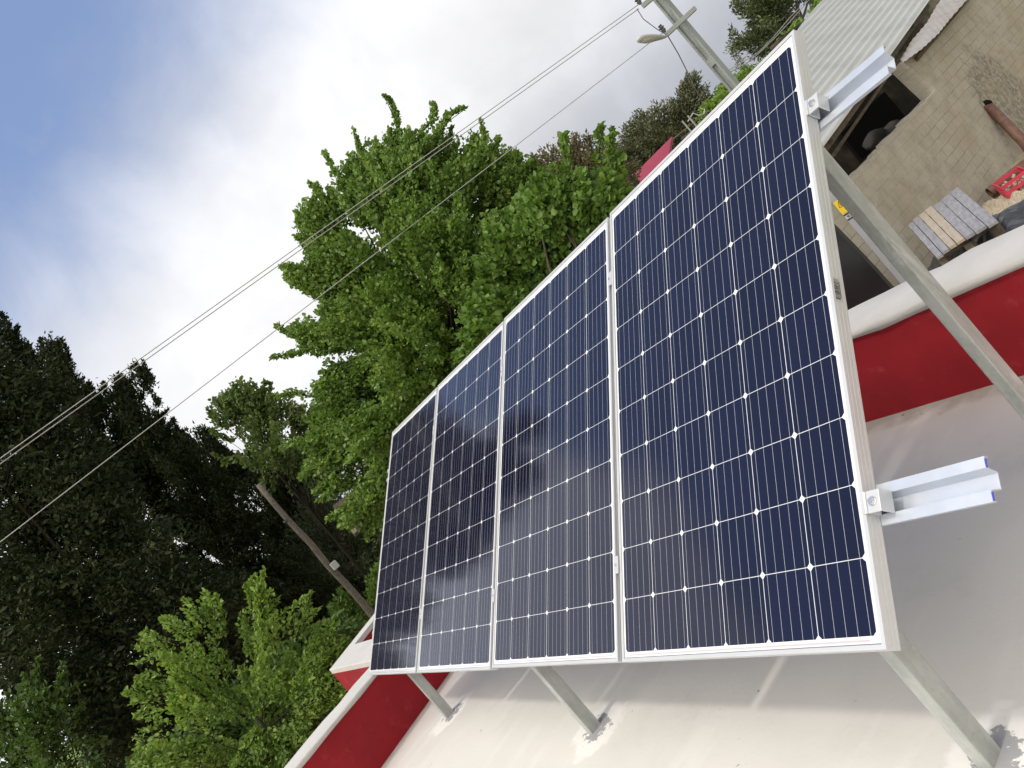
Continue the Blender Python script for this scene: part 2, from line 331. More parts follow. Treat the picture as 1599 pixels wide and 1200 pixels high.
# ------------------------------------------------------------------ mesh helpers
def meshobj(name, verts, faces, material, parent=None, smooth=False):
    me = bpy.data.meshes.new(name); me.from_pydata([tuple(map(float, v)) for v in verts], [], faces); me.update()
    mats = material if isinstance(material, (list, tuple)) else [material]
    for m_ in mats: me.materials.append(m_)
    if smooth: me.polygons.foreach_set('use_smooth', [True]*len(me.polygons))
    o = bpy.data.objects.new(name, me); COL.objects.link(o)
    if parent is not None: o.parent = parent
    return o
class MB:
    def __init__(s): s.v = []; s.f = []
    def add(s, vs, fs):
        k = len(s.v); s.v += [tuple(map(float, v)) for v in vs]; s.f += [tuple(k+i for i in f) for f in fs]; return s
    def box(s, a, b, ax=None, o=(0, 0, 0)):
        a = np.array(a, float); b = np.array(b, float); ax = np.eye(3) if ax is None else np.array(ax, float)
        vs = [np.array(o)+ax.T@np.array([(a, b)[i][0], (a, b)[j][1], (a, b)[k][2]]) for i in (0, 1) for j in (0, 1) for k in (0, 1)]
        return s.add(vs, [(0, 1, 3, 2), (4, 6, 7, 5), (0, 4, 5, 1), (2, 3, 7, 6), (0, 2, 6, 4), (1, 5, 7, 3)])
    def bar(s, p, q, w, d, up=(0, 0, 1)):     # rectangular bar from p to q, w across, d along 'up'
        p = np.array(p, float); q = np.array(q, float); t = unit(q-p); n = np.cross(t, up)
        n = unit(n) if np.linalg.norm(n) > 1e-6 else np.array([1., 0, 0]); m_ = np.cross(n, t)
        vs = []
        for e in (p, q):
            for (i, j) in ((-1, -1), (1, -1), (1, 1), (-1, 1)): vs.append(e+n*i*w/2+m_*j*d/2)
        return s.add(vs, [(0, 1, 2, 3), (7, 6, 5, 4), (0, 4, 5, 1), (1, 5, 6, 2), (2, 6, 7, 3), (3, 7, 4, 0)])
    def tube(s, pts, rad, n=8, caps=True):
        pts = [np.array(p, float) for p in pts]; rad = rad if hasattr(rad, '__len__') else [rad]*len(pts)
        k0 = len(s.v); prev = None; rings = []
        for i, p in enumerate(pts):
            t = unit(pts[min(i+1, len(pts)-1)]-pts[max(i-1, 0)])
            if prev is None:
                a = np.array([0, 0, 1.]) if abs(t[2]) < .9 else np.array([1., 0, 0]); prev = unit(np.cross(t, a))
            u = unit(prev-t*(prev@t)); w = np.cross(t, u); prev = u
            rings.append([p+rad[i]*(u*math.cos(2*math.pi*j/n)+w*math.sin(2*math.pi*j/n)) for j in range(n)])
        vs = [v for r in rings for v in r]; fs = []
        for i in range(len(pts)-1):
            for j in range(n): fs.append((i*n+j, i*n+(j+1) % n, (i+1)*n+(j+1) % n, (i+1)*n+j))
        if caps: fs += [tuple(range(n))[::-1], tuple((len(pts)-1)*n+j for j in range(n))]
        return s.add(vs, fs)
    def prism(s, poly, d):                     # polygon (3-D points) extruded by vector d
        poly = [np.array(q, float) for q in poly]; n = len(poly); d = np.array(d, float)
        vs = poly+[q+d for q in poly]
        return s.add(vs, [tuple(range(n)), tuple(range(n, 2*n))[::-1]]+[(i, n+i, n+(i+1) % n, (i+1) % n) for i in range(n)])
    def build(s, name, m, parent=None, smooth=False, bevel=0, loc=None):
        o = meshobj(name, s.v, s.f, m, parent, smooth)
        bm = bmesh.new(); bm.from_mesh(o.data); bmesh.ops.recalc_face_normals(bm, faces=bm.faces); bm.to_mesh(o.data); bm.free()
        if bevel:
            md = o.modifiers.new('bevel', 'BEVEL'); md.width = bevel; md.segments = 2; md.limit_method = 'ANGLE'
        return o
def tag(o, label=None, cat=None, group=None, kind=None):
    if label: o['label'] = label
    if cat: o['category'] = cat
    if group: o['group'] = group
    if kind: o['kind'] = kind
    return o
def thing(name, loc, label, cat, group=None):
    o = bpy.data.objects.new(name, None); COL.objects.link(o); o.location = tuple(map(float, loc)); o.empty_display_size = .1
    return tag(o, label, cat, group)
def rebase(o, loc):     # parts are modelled in world space: shift their mesh so that they sit under the thing's empty
    for ch in o.children:
        if ch.type == 'MESH': ch.data.transform(Matrix.Translation(-Vector(tuple(map(float, loc)))))
        for g in ch.children:
            if g.type == 'MESH': g.data.transform(Matrix.Translation(-Vector(tuple(map(float, loc)))))

GZ = -2.75         # yard level
RZ = -.47          # roof deck level

# ------------------------------------------------------------------ ground and hills
gx = [-900, -60, -20, 0, 12, 30, 60, 120, 300, 900]
def gheight(x, y):
    return 0
NG = 90
xs = np.concatenate([-np.geomspace(1500, 3, 30), np.linspace(-2, 2, 3), np.geomspace(3, 1500, 40)])
ys = np.concatenate([-np.geomspace(1500, 3, 45), np.linspace(-2, 2, 3), np.geomspace(3, 1500, 25)])
V = []
for y in ys:
    for x in xs:
        d = math.hypot(x, y); az = math.degrees(math.atan2(y, x))
        h = 0
        if d > 30:
            h = min(1, (d-30)/60)*(.6*math.sin(x*.05)+.6*math.cos(y*.043))
            w = math.exp(-((az+66)/14)**2); h += w*min(1, max(0, (d-36)/45))*(7.5+1.2*math.sin(x*.12))
            w2 = math.exp(-((az+20)/30)**2); h += w2*min(1, max(0, (d-60)/200))*6
        V.append((x, y, GZ+h))
nx = len(xs)
Fc = [(j*nx+i, j*nx+i+1, (j+1)*nx+i+1, (j+1)*nx+i) for j in range(len(ys)-1) for i in range(nx-1)]
m_ground, nt, p = newmat('dry_earth_and_grass'); p.inputs['Roughness'].default_value = .95; p.inputs['Specular IOR Level'].default_value = .1
tc = N(nt, 'ShaderNodeTexCoord').outputs['Object']
s = N(nt, 'ShaderNodeVectorMath', operation='LENGTH'); nt.links.new(tc, s.inputs[0])
far = sstep(nt, math_(nt, 'ADD', s.outputs['Value'], math_(nt, 'MULTIPLY', noise(nt, tc, .4, 5), 12)), 24, 40)
earth = mixc(nt, sstep(nt, noise(nt, tc, 3, 8, .65), .35, .7), c4((.34, .29, .21)), c4((.25, .21, .15)))
grass = mixc(nt, sstep(nt, noise(nt, tc, .25, 8, .6), .35, .65), c4((.10, .17, .035)), c4((.16, .21, .06)))
setin(nt, p.inputs['Base Color'], mixc(nt, far, earth, grass))
b = N(nt, 'ShaderNodeBump'); b.inputs['Distance'].default_value = .03; nt.links.new(noise(nt, tc, 9, 8, .7), b.inputs['Height']); nt.links.new(b.outputs[0], p.inputs['Normal'])
tag(meshobj('ground', V, Fc, m_ground, None, True), kind='structure')

# ------------------------------------------------------------------ solar array
TL = R(42.3); ct, st = math.cos(TL), math.sin(TL)
AX = np.array([[1, 0, 0], [0, -ct, st], [0, -st, -ct]])      # rows: array x (along), y (up the slope), z (to the back)
def aw(x, y, z): return AX.T@np.array([x, y, z], float)
Amat = Matrix(((1, 0, 0, 0), (0, -ct, -st, 0), (0, st, -ct, 0), (0, 0, 0, 1)))
def ring_profile(w, h, prof):                 # rectangular frame swept from a cross-section of (inset, z)
    vs = []; fs = []; n = len(prof)
    for (i, z) in prof:
        vs += [(i, i, z), (w-i, i, z), (w-i, h-i, z), (i, h-i, z)]
    for k in range(n):
        a, b_ = k*4, ((k+1) % n)*4
        for j in range(4): fs.append((a+j, a+(j+1) % 4, b_+(j+1) % 4, b_+j))
    return vs, fs
PERT = [(-.217, -.150, .001, .002, -.001), (-.064, .280, .007, .004, .003), (.122, .063, -.004, -.003, -.002), (.325, -.288, -.004, -.004, .0)]
XTRA = [(0, 0), (0.0, .0), (.55, -.5), (.15, -.2)]
plabels = ['solar panel nearest the camera, with a barcode label on its side',
           'second solar panel counted from the near end, between two dark gaps',
           'third solar panel from the near end, with a black reflection across its upper half',
           'farthest solar panel of the row, beside the dark pole, almost all black']
for k in range(4):
    t = thing('solar_panel', (0, 0, 0), plabels[k], 'solar panel', 'solar panels mounted in one row on the roof')
    d = PERT[k]
    rx, ry = R(d[0]), R(d[1])
    th = math.hypot(rx, ry); rot = Matrix.Rotation(th, 4, Vector((rx, ry, 0)).normalized())
    t.matrix_world = Amat @ Matrix.Translation((PW/2+k*(PW+GAP)+d[2], PH/2+d[3], d[4])) @ rot @ Matrix.Translation((-PW/2, -PH/2, 0))
    g = .0008
    side = [(0, 0), (0, .006), (g, .007), (g, .009), (0, .010), (0, .018), (g, .019), (g, .021), (0, .022), (0, .030), (g, .031), (g, .033), (0, .034), (0, PT)]
    prof = [(.011, .0025), (.011, .0006), (.0104, 0), (.0006, 0)] + side[1:] + [(.028, PT), (.028, PT-.0018), (.0018, PT-.0018), (.0018, .008), (.011, .008)]
    vs, fs = ring_profile(PW, PH, prof)
    fr = MB().add(vs, fs).build('frame', m_alu, t)
    # glass laminate (front at z .003, 5 mm thick)
    MB().box((.010, .010, .003), (PW-.010, PH-.010, .0075)).build('glass_laminate', m_cell, t)
    MB().box((PW/2-.06, PH-.16, .0078), (PW/2+.06, PH-.07, .026)).build('junction_box', m_dark, t)
    if k == 0:
        lab = MB().box((-.0009, .790, .004), (-.0003, .856, .026)).build('barcode_label', m_label, t)
        mb = MB(); y = .795
        while y < .850:
            w = random.choice([.0006, .001, .0016, .0022]); mb.box((-.0013, y, .006), (-.0010, y+w, .021)); y += w+random.choice([.0008, .0012, .0018])
        mb.box((-.0013, .800, .0225), (-.0010, .846, .0245))
        mb.build('bars', m_ink, lab)

# rails: hat section along the row
def hat(y0, y1, x0, x1, name, label):
    t = thing(name, (0, 0, 0), label, 'mounting rail', 'metal rails under the solar panels'); t.matrix_world = Amat @ Matrix.Translation((0, y0, PT+.001))
    w = y1-y0; T = .002; fl = .023; dp = .030; sl_ = .006
    sec = [(0, .010), (0, 0), (fl, 0), (fl+sl_, dp), (w-fl-sl_, dp), (w-fl, 0), (w, 0), (w, .010)]
    # offset inner line
    inn = [(T, .010), (T, T), (fl-T*.6, T), (fl+sl_-T, dp+T), (w-fl-sl_+T, dp+T), (w-fl+T*.6, T), (w-T, T), (w-T, .010)]
    loop = sec+inn[::-1]; n = len(loop)
    vs = [(x0, a, b_) for a, b_ in loop]+[(x1, a, b_) for a, b_ in loop]
    fs = [(i, (i+1) % n, n+(i+1) % n, n+i) for i in range(n)]
    m_ = len(sec)
    for e in (0, n):
        for i in range(m_-1): fs.append((e+i, e+i+1, e+n-2-i, e+n-1-i))
    MB().add(vs, fs).build('channel', m_alus, t)
    return t, w, fl
LOW = hat(.256, .345, -.252, 4.20, 'mounting_rail', 'lower mounting rail sticking out past the near panel, its two tips edged in blue')
t, w, fl = LOW
for a in (0.001, w-fl):
    MB().box((-.2526, a+.001, -.0004), (-.2514, a+fl-.005, .0050)).build('end_film', m_blue, t)
hat(1.320, 1.410, -.218, 4.20, 'mounting_rail', 'upper mounting rail sticking out past the near panel in front of the shed roof')

# clamps
def end_clamp(y, label):
    t = thing('end_clamp', (0, 0, 0), label, 'clamp', 'end clamps gripping the near panel'); t.matrix_world = Amat @ Matrix.Translation((0, y, 0))
    MB().box((-.038, -.024, .0), (-.0015, .024, .003)).box((-.0015, -.024, -.0035), (.008, .024, -.0005)).box((-.0045, -.024, -.0035), (-.0015, .024, .0)).box((-.038, -.024, .003), (-.035, .024, .040)).box((-.0045, -.024, .003), (-.0012, .024, .040)).build('bracket', m_alu, t, bevel=.0006)
    b = MB(); b.tube([(-.020, 0, -.0001), (-.020, 0, -.0025)], .0105, 20); b.tube([(-.020, 0, -.0025), (-.020, 0, -.0085)], [.0075, .0068], 16); b.tube([(-.020, 0, -.0085), (-.020, 0, -.0088)], [.0035, .0033], 6)
    b.build('bolt', m_bolt, t)
    return t
end_clamp(.300, 'end clamp with bolt holding the near panel at the lower rail')
end_clamp(1.372, 'end clamp with bolt holding the near panel at the upper rail')
for i in range(3):
    for j, y in enumerate((.300, 1.365)):
        x = PW+i*(PW+GAP)+GAP/2+.002
        t = thing('mid_clamp', (0, 0, 0), '%s mid clamp in the gap between the %s panels' % (('lower', 'upper')[j], ('first and second', 'second and third', 'third and farthest')[i]), 'clamp', 'mid clamps between neighbouring panels')
        t.matrix_world = Amat @ Matrix.Translation((x, y, 0))
        MB().box((-.013, -.028, -.003), (.013, .028, -.0010)).box((-.009, -.028, -.0010), (-.007, .028, .030)).box((.007, -.028, -.0010), (.009, .028, .030)).build('bracket', m_alu, t)
        MB().tube([(0, 0, -.003), (0, 0, -.007)], .005, 12).build('bolt', m_bolt, t)

# support frames: front leg, rear leg, sloping rafter
frl = ['galvanised steel post frame at the near end of the array, bright and streaked',
       'galvanised steel post frame behind the second solar panel, with a cement-scarred foot on open roof',
       'galvanised steel post frame at the far end of the array beside the red parapet']
for k, (x, yf) in enumerate(((.150, -.150), (1.910, -.130), (3.670, -.130))):
    t = thing('support_frame', (x, yf, RZ), frl[k], 'support frame', 'galvanised frames carrying the solar panels')
    zb = PT+.035
    def under(y): # z of rafter underside line at horizontal y
        # plane local z=zb: point y=-ct*s - st*zb ; z = st*s - ct*zb
        s_ = (-(y)-st*(zb+.045))/ct; return st*s_-ct*(zb+.045)
    MB().box((x-.02, yf-.03, RZ-.02), (x+.02, yf+.03, under(yf)-.0)).build('front_leg', m_galv, t, bevel=.004)
    yr = -1.15
    MB().box((x-.02, yr-.03, RZ-.02), (x+.02, yr+.03, under(yr))).build('rear_leg', m_galv, t, bevel=.004)
    ax = AX
    MB().box((x-.02, .02, zb+.001), (x+.02, 1.60, zb+.055), ax).build('rafter', m_galv, t, bevel=.003)
    mb = MB()
    for yy in (yf, yr): mb.box((x-.06, yy-.06, RZ+.0005), (x+.06, yy+.06, RZ+.006))
    rebase(t, (x, yf, RZ))

# ------------------------------------------------------------------ house with roof deck and parapets
Ld = unit([.35212, -.93595, 0]); Rd = unit([-.99475, .10231, 0])
L0 = np.array([4.0712, .2819, 0]); R0 = np.array([1.4374, -2.0757, 0])
Am = np.array([[Ld[0], -Rd[0]], [Ld[1], -Rd[1]]]); sol = np.linalg.solve(Am, (R0-L0)[:2]); K = L0+Ld*sol[0]
def z3(p_, z): return np.array([p_[0], p_[1], z])
Lend = L0-Ld*5.0; Rend = R0+Rd*8.0
house = thing('concrete_house', (K[0], K[1], GZ), 'flat-roofed house whose pale painted roof and red parapets carry the solar array', 'house')
deckpoly = [z3(K, RZ), z3(Rend, RZ), z3([Rend[0], Lend[1]], RZ), z3(Lend, RZ)]
# finely divided deck with a gentle uneven surface is one sheet
MB().prism([q+np.array([0, 0, -.16]) for q in deckpoly], (0, 0, .16)).build('roof_deck', m_roof, house)
Ln = unit([.936, .352, 0]); Rn = unit([-.1023, -.9948, 0])          # outward normals
TH = .24
def wall_strip(a, b_, n, z0, z1, th): # vertical wall prism from line a-b outward
    return [z3(a, z0), z3(b_, z0), z3(b_, z1), z3(a, z1)], n*th
def isect(p, d, q, e):
    s_ = np.linalg.solve(np.array([[d[0], -e[0]], [d[1], -e[1]]]), (q-p)[:2]); return p+d*s_[0]
Ko = isect(L0+Ln*TH, Ld, R0+Rn*TH, Rd)
zl, zr = -.075, -.040
wl = MB().prism([z3(K, RZ-.15), z3(Lend, RZ-.15), z3(Lend+Ln*TH, RZ-.15), z3(Ko, RZ-.15)], (0, 0, zl-RZ+.15)).build('parapet', m_red, house)
wr = MB().prism([z3(K, RZ-.151), z3(Ko, RZ-.151), z3(Rend+Rn*TH, RZ-.151), z3(Rend, RZ-.151)], (0, 0, zr-RZ+.149)).build('parapet', m_red, house)
# caps: long slabs with slightly uneven plastered edges
def cap_mesh(a, b_, n, wid, z, th, over, seg=.16, amp=.004, skew=(0, 0)):
    a = np.array(a, float); b_ = np.array(b_, float); L = np.linalg.norm((b_-a)[:2]); m_ = max(2, int(L/seg)); d = (b_-a)/L
    prof = [(-over, 0), (-over, th*.8), (-over+.012, th), (wid*.5, th+.004), (wid-.012, th), (wid, th*.8), (wid, 0)]
    vs = []; fs = []; npf = len(prof)
    for i in range(m_+1):
        s_ = i/m_; extra = skew[0]*(1-s_)+skew[1]*s_
        for j, (u_, v_) in enumerate(prof):
            q = a+d*(s_*L+ (0))+n*(u_+rng.normal(0, amp))+np.array([0, 0, z+v_+(rng.normal(0, amp*.6) if j else rng.normal(0, amp*.5))])
            q = q+d*extra*(u_/wid if wid else 0)
            vs.append(q)
    for i in range(m_):
        for j in range(npf): fs.append((i*npf+j, i*npf+(j+1) % npf, (i+1)*npf+(j+1) % npf, (i+1)*npf+j))
    fs += [tuple(range(npf)), tuple(m_*npf+j for j in range(npf))[::-1]]
    return vs, fs
vs, fs = cap_mesh(z3(K, 0), z3(Lend, 0), Ln, .25, zl, .032, .012)
MB().add(vs, fs).build('cap', m_plaster, wl, True)
vs, fs = cap_mesh(z3(K, 0), z3(Rend, 0), Rn, .345, zr+.0, .038, .014, amp=.005)
MB().add(vs, fs).build('cap', m_plaster, wr, True)
# body under the roof
bp = [z3(Ko, GZ), z3(Rend+Rn*TH, GZ), z3([Rend[0], Lend[1]], GZ), z3(Lend+Ln*TH, GZ)]
MB().prism(bp, (0, 0, RZ-.16-GZ)).build('wall', m_wallout, house)
# adjoining part of the roof beyond the far parapet
Bt = onz(514, 1046, -.05); Bt[2] = 0
Bi = Ln*TH+L0; Bj = isect(Bt, np.array([1., .05, 0]), L0+Ln*TH, Ld)      # junction with the far parapet
dB = unit(Bj-Bt)
nB = np.array([-dB[1], dB[0], 0]); nB = nB if nB[1] < 0 else -nB                # inward (away from camera side)
dA = unit(onz(581, 962, -.05)-onz(514, 1046, -.05)); dA[2] = 0
Bend = Bt+dA*2.6
annex = [z3(Bt, GZ), z3(Bend, GZ), z3(isect(Bend, dB, L0+Ln*TH, Ld), GZ), z3(Bj, GZ)]
WB = .30
nA = np.array([-dA[1], dA[0], 0]); nA = nA if nA@dB > 0 else -nA
Ci = isect(Bt+nB*WB, dB, Bt+nA*.16, dA)
p1 = MB().prism([z3(Bt, RZ-.3), z3(Bj, RZ-.3), z3(isect(Bt+nB*WB, dB, L0+Ln*TH, Ld), RZ-.3), z3(Ci, RZ-.3)], (0, 0, -.10-RZ+.3)).build('parapet', m_red, house)
p2 = MB().prism([z3(Bt, RZ-.299), z3(Ci, RZ-.299), z3(isect(Ci, dA, Bend, dB), RZ-.299), z3(Bend, RZ-.299)], (0, 0, -.10-RZ+.297)).build('parapet', m_red, house)
MB().prism([z3(Bt, -.102), z3(Bj, -.102), z3(isect(Bt+nB*WB, dB, L0+Ln*TH, Ld), -.102), z3(Ci, -.102)], (0, 0, .05)).build('cap', m_plaster, p1, bevel=.006)
MB().prism([z3(Bt, -.101), z3(Ci, -.101), z3(isect(Ci, dA, Bend, dB), -.101), z3(Bend, -.101)], (0, 0, .047)).build('cap', m_plaster, p2, bevel=.006)
MB().prism(annex, (0, 0, RZ-.31-GZ)).build('wall', m_wallout, house)
rebase(house, house.location)
m_roof_shift = Vector(house.location)
# roof material is laid out in world metres: give the deck back its world-space coordinates
for ch in house.children:
    if ch.name.startswith('roof_deck'):
        ch.data.transform(Matrix.Translation(m_roof_shift)); ch.location = -m_roof_shift

# debris on the deck edge: small chips
# ------------------------------------------------------------------ shed with block wall and corrugated roof
X0 = 6.4
shed = thing('block_shed', (X0, -14, GZ), 'old stone-block shed under a grey corrugated roof with an open dark gap', 'shed')
def wp(u, v): q = onx(u, v, X0); return q
ya, yb_ = -8.6, -27.0
front = [(ya, GZ-.3), (ya, -.56), (-15.95, -.53), (-15.75, .34), (-19.8, .42), (yb_, .9), (yb_, GZ-.3)]
wallmb = MB(); wallmb.prism([(X0, y, z) for y, z in front], (.35, 0, 0))
# crumbling top edge of the wall
mb = MB()
y = -9.0
while y > -15.8:
    w_ = random.uniform(.18, .42); h_ = random.uniform(.0, .05)
    mb.box((X0+.01, y-w_, -.565), (X0+.33, y, -.55+h_)); y -= w_+random.uniform(0, .25)
wallmb.add(mb.v, mb.f); wallmb.build('wall', m_block, shed)
mb = MB()
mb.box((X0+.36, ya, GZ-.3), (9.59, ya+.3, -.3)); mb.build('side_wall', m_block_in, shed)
INNER = MB()
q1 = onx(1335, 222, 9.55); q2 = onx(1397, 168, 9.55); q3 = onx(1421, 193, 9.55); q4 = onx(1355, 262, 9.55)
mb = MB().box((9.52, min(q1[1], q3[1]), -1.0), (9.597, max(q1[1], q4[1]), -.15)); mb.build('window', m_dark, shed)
mb = MB().bar(onx(1301, 244, 6.75), onx(1412, 82, 6.75), .05, .05); mb.build('roof_pole', m_wood, shed)
for (a, b_) in (((1290, 205), (1440, -40)), ):
    pass
# corrugated main roof
E1 = onx(1283, 233, 6.0); E2 = onx(1452, 0, 6.9); P3 = at(1250, 40, 19.5)
NR = np.cross(E2-E1, P3-E1); NR = unit(NR); NR = NR if NR[2] > 0 else -NR
rp = lambda u, v: onpl(u, v, E1, NR)
def roofz(x, y): return E1[2]-(NR[0]*(x-E1[0])+NR[1]*(y-E1[1]))/NR[2]
iw = [(9.6, y_, roofz(9.6, y_)-.12) for y_ in np.linspace(-18.5, yb_, 6)]
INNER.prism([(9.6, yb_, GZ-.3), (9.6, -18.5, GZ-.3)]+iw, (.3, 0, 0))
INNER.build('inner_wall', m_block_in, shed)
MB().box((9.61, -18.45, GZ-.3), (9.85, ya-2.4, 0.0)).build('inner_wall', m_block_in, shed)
sdir = unit(rp(1283+57.4*.6, 233-81.9*.6)-E1); tdir = np.cross(NR, sdir)
polypx = [(1266, 257), (1452, 0), (1490, -52), (1330, -60), (1285, 0), (1250, 40), (1215, 85), (1205, 190), (1215, 250)]
pl = [((rp(*q)-E1)@sdir, (rp(*q)-E1)@tdir) for q in polypx]
bmin = min(b_ for a, b_ in pl); bmax = max(b_ for a, b_ in pl)
pitch = .19
def interval(b0):
    xs_ = []
    for i in range(len(pl)):
        (a1, b1), (a2, b2) = pl[i], pl[(i+1) % len(pl)]
        if (b1-b0)*(b2-b0) < 0: xs_.append(a1+(a2-a1)*(b0-b1)/(b2-b1))
    return (min(xs_), max(xs_)) if len(xs_) >= 2 else None
nb_ = int((bmax-bmin)/pitch*8); cols_ = []
for i in range(1, nb_):
    b0 = bmin+(bmax-bmin)*i/nb_
    iv = interval(b0)
    if iv is None: continue
    hgt = .022*math.sin(2*math.pi*b0/pitch)
    sheet = math.floor(b0/.85); off = (math.sin(sheet*12.9)*.05)
    cols_.append([E1+sdir*(iv[0]+(iv[1]-iv[0])*k/6)+tdir*b0+NR*hgt for k in range(7)])
vs = []; fs = []
for T_ in (0, -.006):
    k0 = len(vs)
    for c_ in cols_: vs += [q+NR*T_ for q in c_]
    for i in range(len(cols_)-1):
        for k in range(6): fs.append((k0+i*7+k, k0+i*7+k+1, k0+(i+1)*7+k+1, k0+(i+1)*7+k))
nn = len(cols_)*7
for i in range(len(cols_)-1):
    for k in (0, 6): fs.append((i*7+k, (i+1)*7+k, nn+(i+1)*7+k, nn+i*7+k))
MB().add(vs, fs).build('roof', m_sheet, shed)
# rafters below the sheets
mb = MB()
for f_ in (.06, .3, .55, .8):
    a = E1+(E2-E1)*f_-NR*.10; b_ = a+unit(P3-E1+0*(E2-E1))*4.0
    mb.bar(a+unit(b_-a)*.15, b_, .07, .10)
mb.bar(E1-NR*.19+unit(P3-E1)*.3, E2-NR*.19+unit(P3-E1)*.3, .08, .10)
mb.build('rafter', m_wood, shed)
# tin awning above the right part of the wall
top = [(1406, 94), (1424, 64), (1448, 36), (1464, 8), (1492, -28)]; bot = [(1411, 98), (1440, 77), (1466, 53), (1484, 30), (1515, -5)]
vs = []; fs = []; n_ = 60
def lerp_path(pth, s_):
    s_ *= len(pth)-1; i = min(int(s_), len(pth)-2); f_ = s_-i
    return (pth[i][0]*(1-f_)+pth[i+1][0]*f_, pth[i][1]*(1-f_)+pth[i+1][1]*f_)
for i in range(n_+1):
    s_ = i/n_; a = onx(*lerp_path(top, s_), 6.62); b_ = onx(*lerp_path(bot, s_), 6.15); wv = .008*math.sin(i*1.6)
    for T_ in (0, .004): vs += [a+np.array([0, 0, wv+T_]), b_+np.array([0, 0, wv+T_])]
for i in range(n_):
    a = i*4; b_ = a+4
    fs += [(a, a+1, b_+1, b_), (a+2, b_+2, b_+3, a+3), (a+1, a+3, b_+3, b_+1), (a, b_, b_+2, a+2)]
fs += [(0, 2, 3, 1), (n_*4, n_*4+1, n_*4+3, n_*4+2)]
MB().add(vs, fs).build('awning_sheet', m_tin, shed)
a = onx(1432, 92, 6.36); b_ = onx(1520, -12, 6.36)
MB().bar(a, b_, .06, .09).build('beam', m_wood, shed)
rebase(shed, shed.location)
for ch in shed.children:
    if ch.name.startswith(('wall', 'inner_wall', 'coping')):
        ch.data.transform(Matrix.Translation(Vector(shed.location))); ch.location = -Vector(shed.location)

def lump(name, c, r, m, parent=None, amp=.15, seed=0, sub=3):
    bm = bmesh.new(); bmesh.ops.create_icosphere(bm, subdivisions=sub, radius=1)
    rr = random.Random(seed); ph = [rr.uniform(0, 6) for _ in range(9)]
    for v in bm.verts:
        x, y, z = v.co; k = 1+amp*(math.sin(3*x+ph[0])*math.cos(3*y+ph[1])+.6*math.sin(6*y+ph[2])*math.sin(5*z+ph[3])+.4*math.sin(9*x+ph[4]+4*z))
        v.co = Vector((x*r[0]*k, y*r[1]*k, z*r[2]*k))+Vector(tuple(map(float, c)))
    me = bpy.data.meshes.new(name); bm.to_mesh(me); bm.free(); me.materials.append(m)
    me.polygons.foreach_set('use_smooth', [True]*len(me.polygons))
    o = bpy.data.objects.new(name, me); COL.objects.link(o); o.parent = parent
    return o
tag(lump('sack', onx(1393, 203, 8.6), (.2, .34, .17), mat('dusty_sack', (.16, .15, .135), .9), amp=.1, seed=2), 'pale filled sack lying in the dark opening of the shed, right of the darker one', 'sack', 'sacks inside the shed')
tag(lump('sack', onx(1367, 218, 8.7), (.25, .45, .2), mat('dim_sack', (.05, .045, .04), .9), amp=.1, seed=5), 'dim sack in the dark opening of the shed, left of the paler one', 'sack', 'sacks inside the shed')
# downpipe leaving a hole in the wall, and pipe on the ground
a = onx(1546, 168, X0-.06); b_ = onx(1599, 222, X0-.30); c_ = onx(1650, 290, X0-.5)
mb = MB().tube([a+np.array([.25, 0, .05]), a, b_, c_], .10, 14)
tag(mb.build('drain_pipe', m_rust, None, True), 'brown drain pipe coming out of a hole in the shed wall and running down', 'pipe')
hole = MB().tube([onx(1541, 166, X0+.02), onx(1541, 166, X0-.008)], .13, 9).build('pipe_hole', m_dark)
hole.parent = shed; hole.location = -Vector(shed.location)
a = onz(1546, 302, GZ+.14); b_ = onz(1640, 228, GZ+.14)
mb = MB(); d = unit(b_-a); mb.tube([a, b_], .11, 18, False); mb.tube([b_, a], .09, 18, False)
k = len(mb.v)
r1 = [i for i in range(18)]
o = mb.build('clay_pipe', m_rust, None, True)
tag(o, 'short open-ended brown pipe lying along the foot of the shed wall behind the red crate', 'pipe')

# red crate with stones
cc = onz(1583, 285, GZ+.2)
t = thing('plastic_crate', (cc[0], cc[1], GZ), 'red plastic crate holding stones beside the pipe on the ground', 'crate')
ang = R(-60); ca, sa = math.cos(ang), math.sin(ang); axc = [(ca, sa, 0), (-sa, ca, 0), (0, 0, 1)]
LX, LY, LH = .34, .24, .32
mb = MB(); T_ = .02
for zlev in (0.01, .13, .27):
    h_ = .06
    mb.box((-LX, -LY, zlev), (LX, -LY+T_, zlev+h_), axc); mb.box((-LX, LY-T_, zlev), (LX, LY, zlev+h_), axc)
    mb.box((-LX, -LY+T_, zlev), (-LX+T_, LY-T_, zlev+h_), axc); mb.box((LX-T_, -LY+T_, zlev), (LX, LY-T_, zlev+h_), axc)
for px_ in np.linspace(-LX+.02, LX-.02, 7):
    for sy in (-LY-.001, LY-T_+.001): mb.box((px_-.012, sy, .0), (px_+.012, sy+T_, .331), axc)
for py_ in np.linspace(-LY+.03, LY-.03, 4):
    for sx_ in (-LX-.001, LX-T_+.001): mb.box((sx_, py_-.012, .0), (sx_+T_, py_+.012, .331), axc)
mb.box((-LX+.02, -LY+.02, 0), (LX-.02, LY-.02, .012), axc)
mb.build('basket', m_crate, t)
st_ = MB()
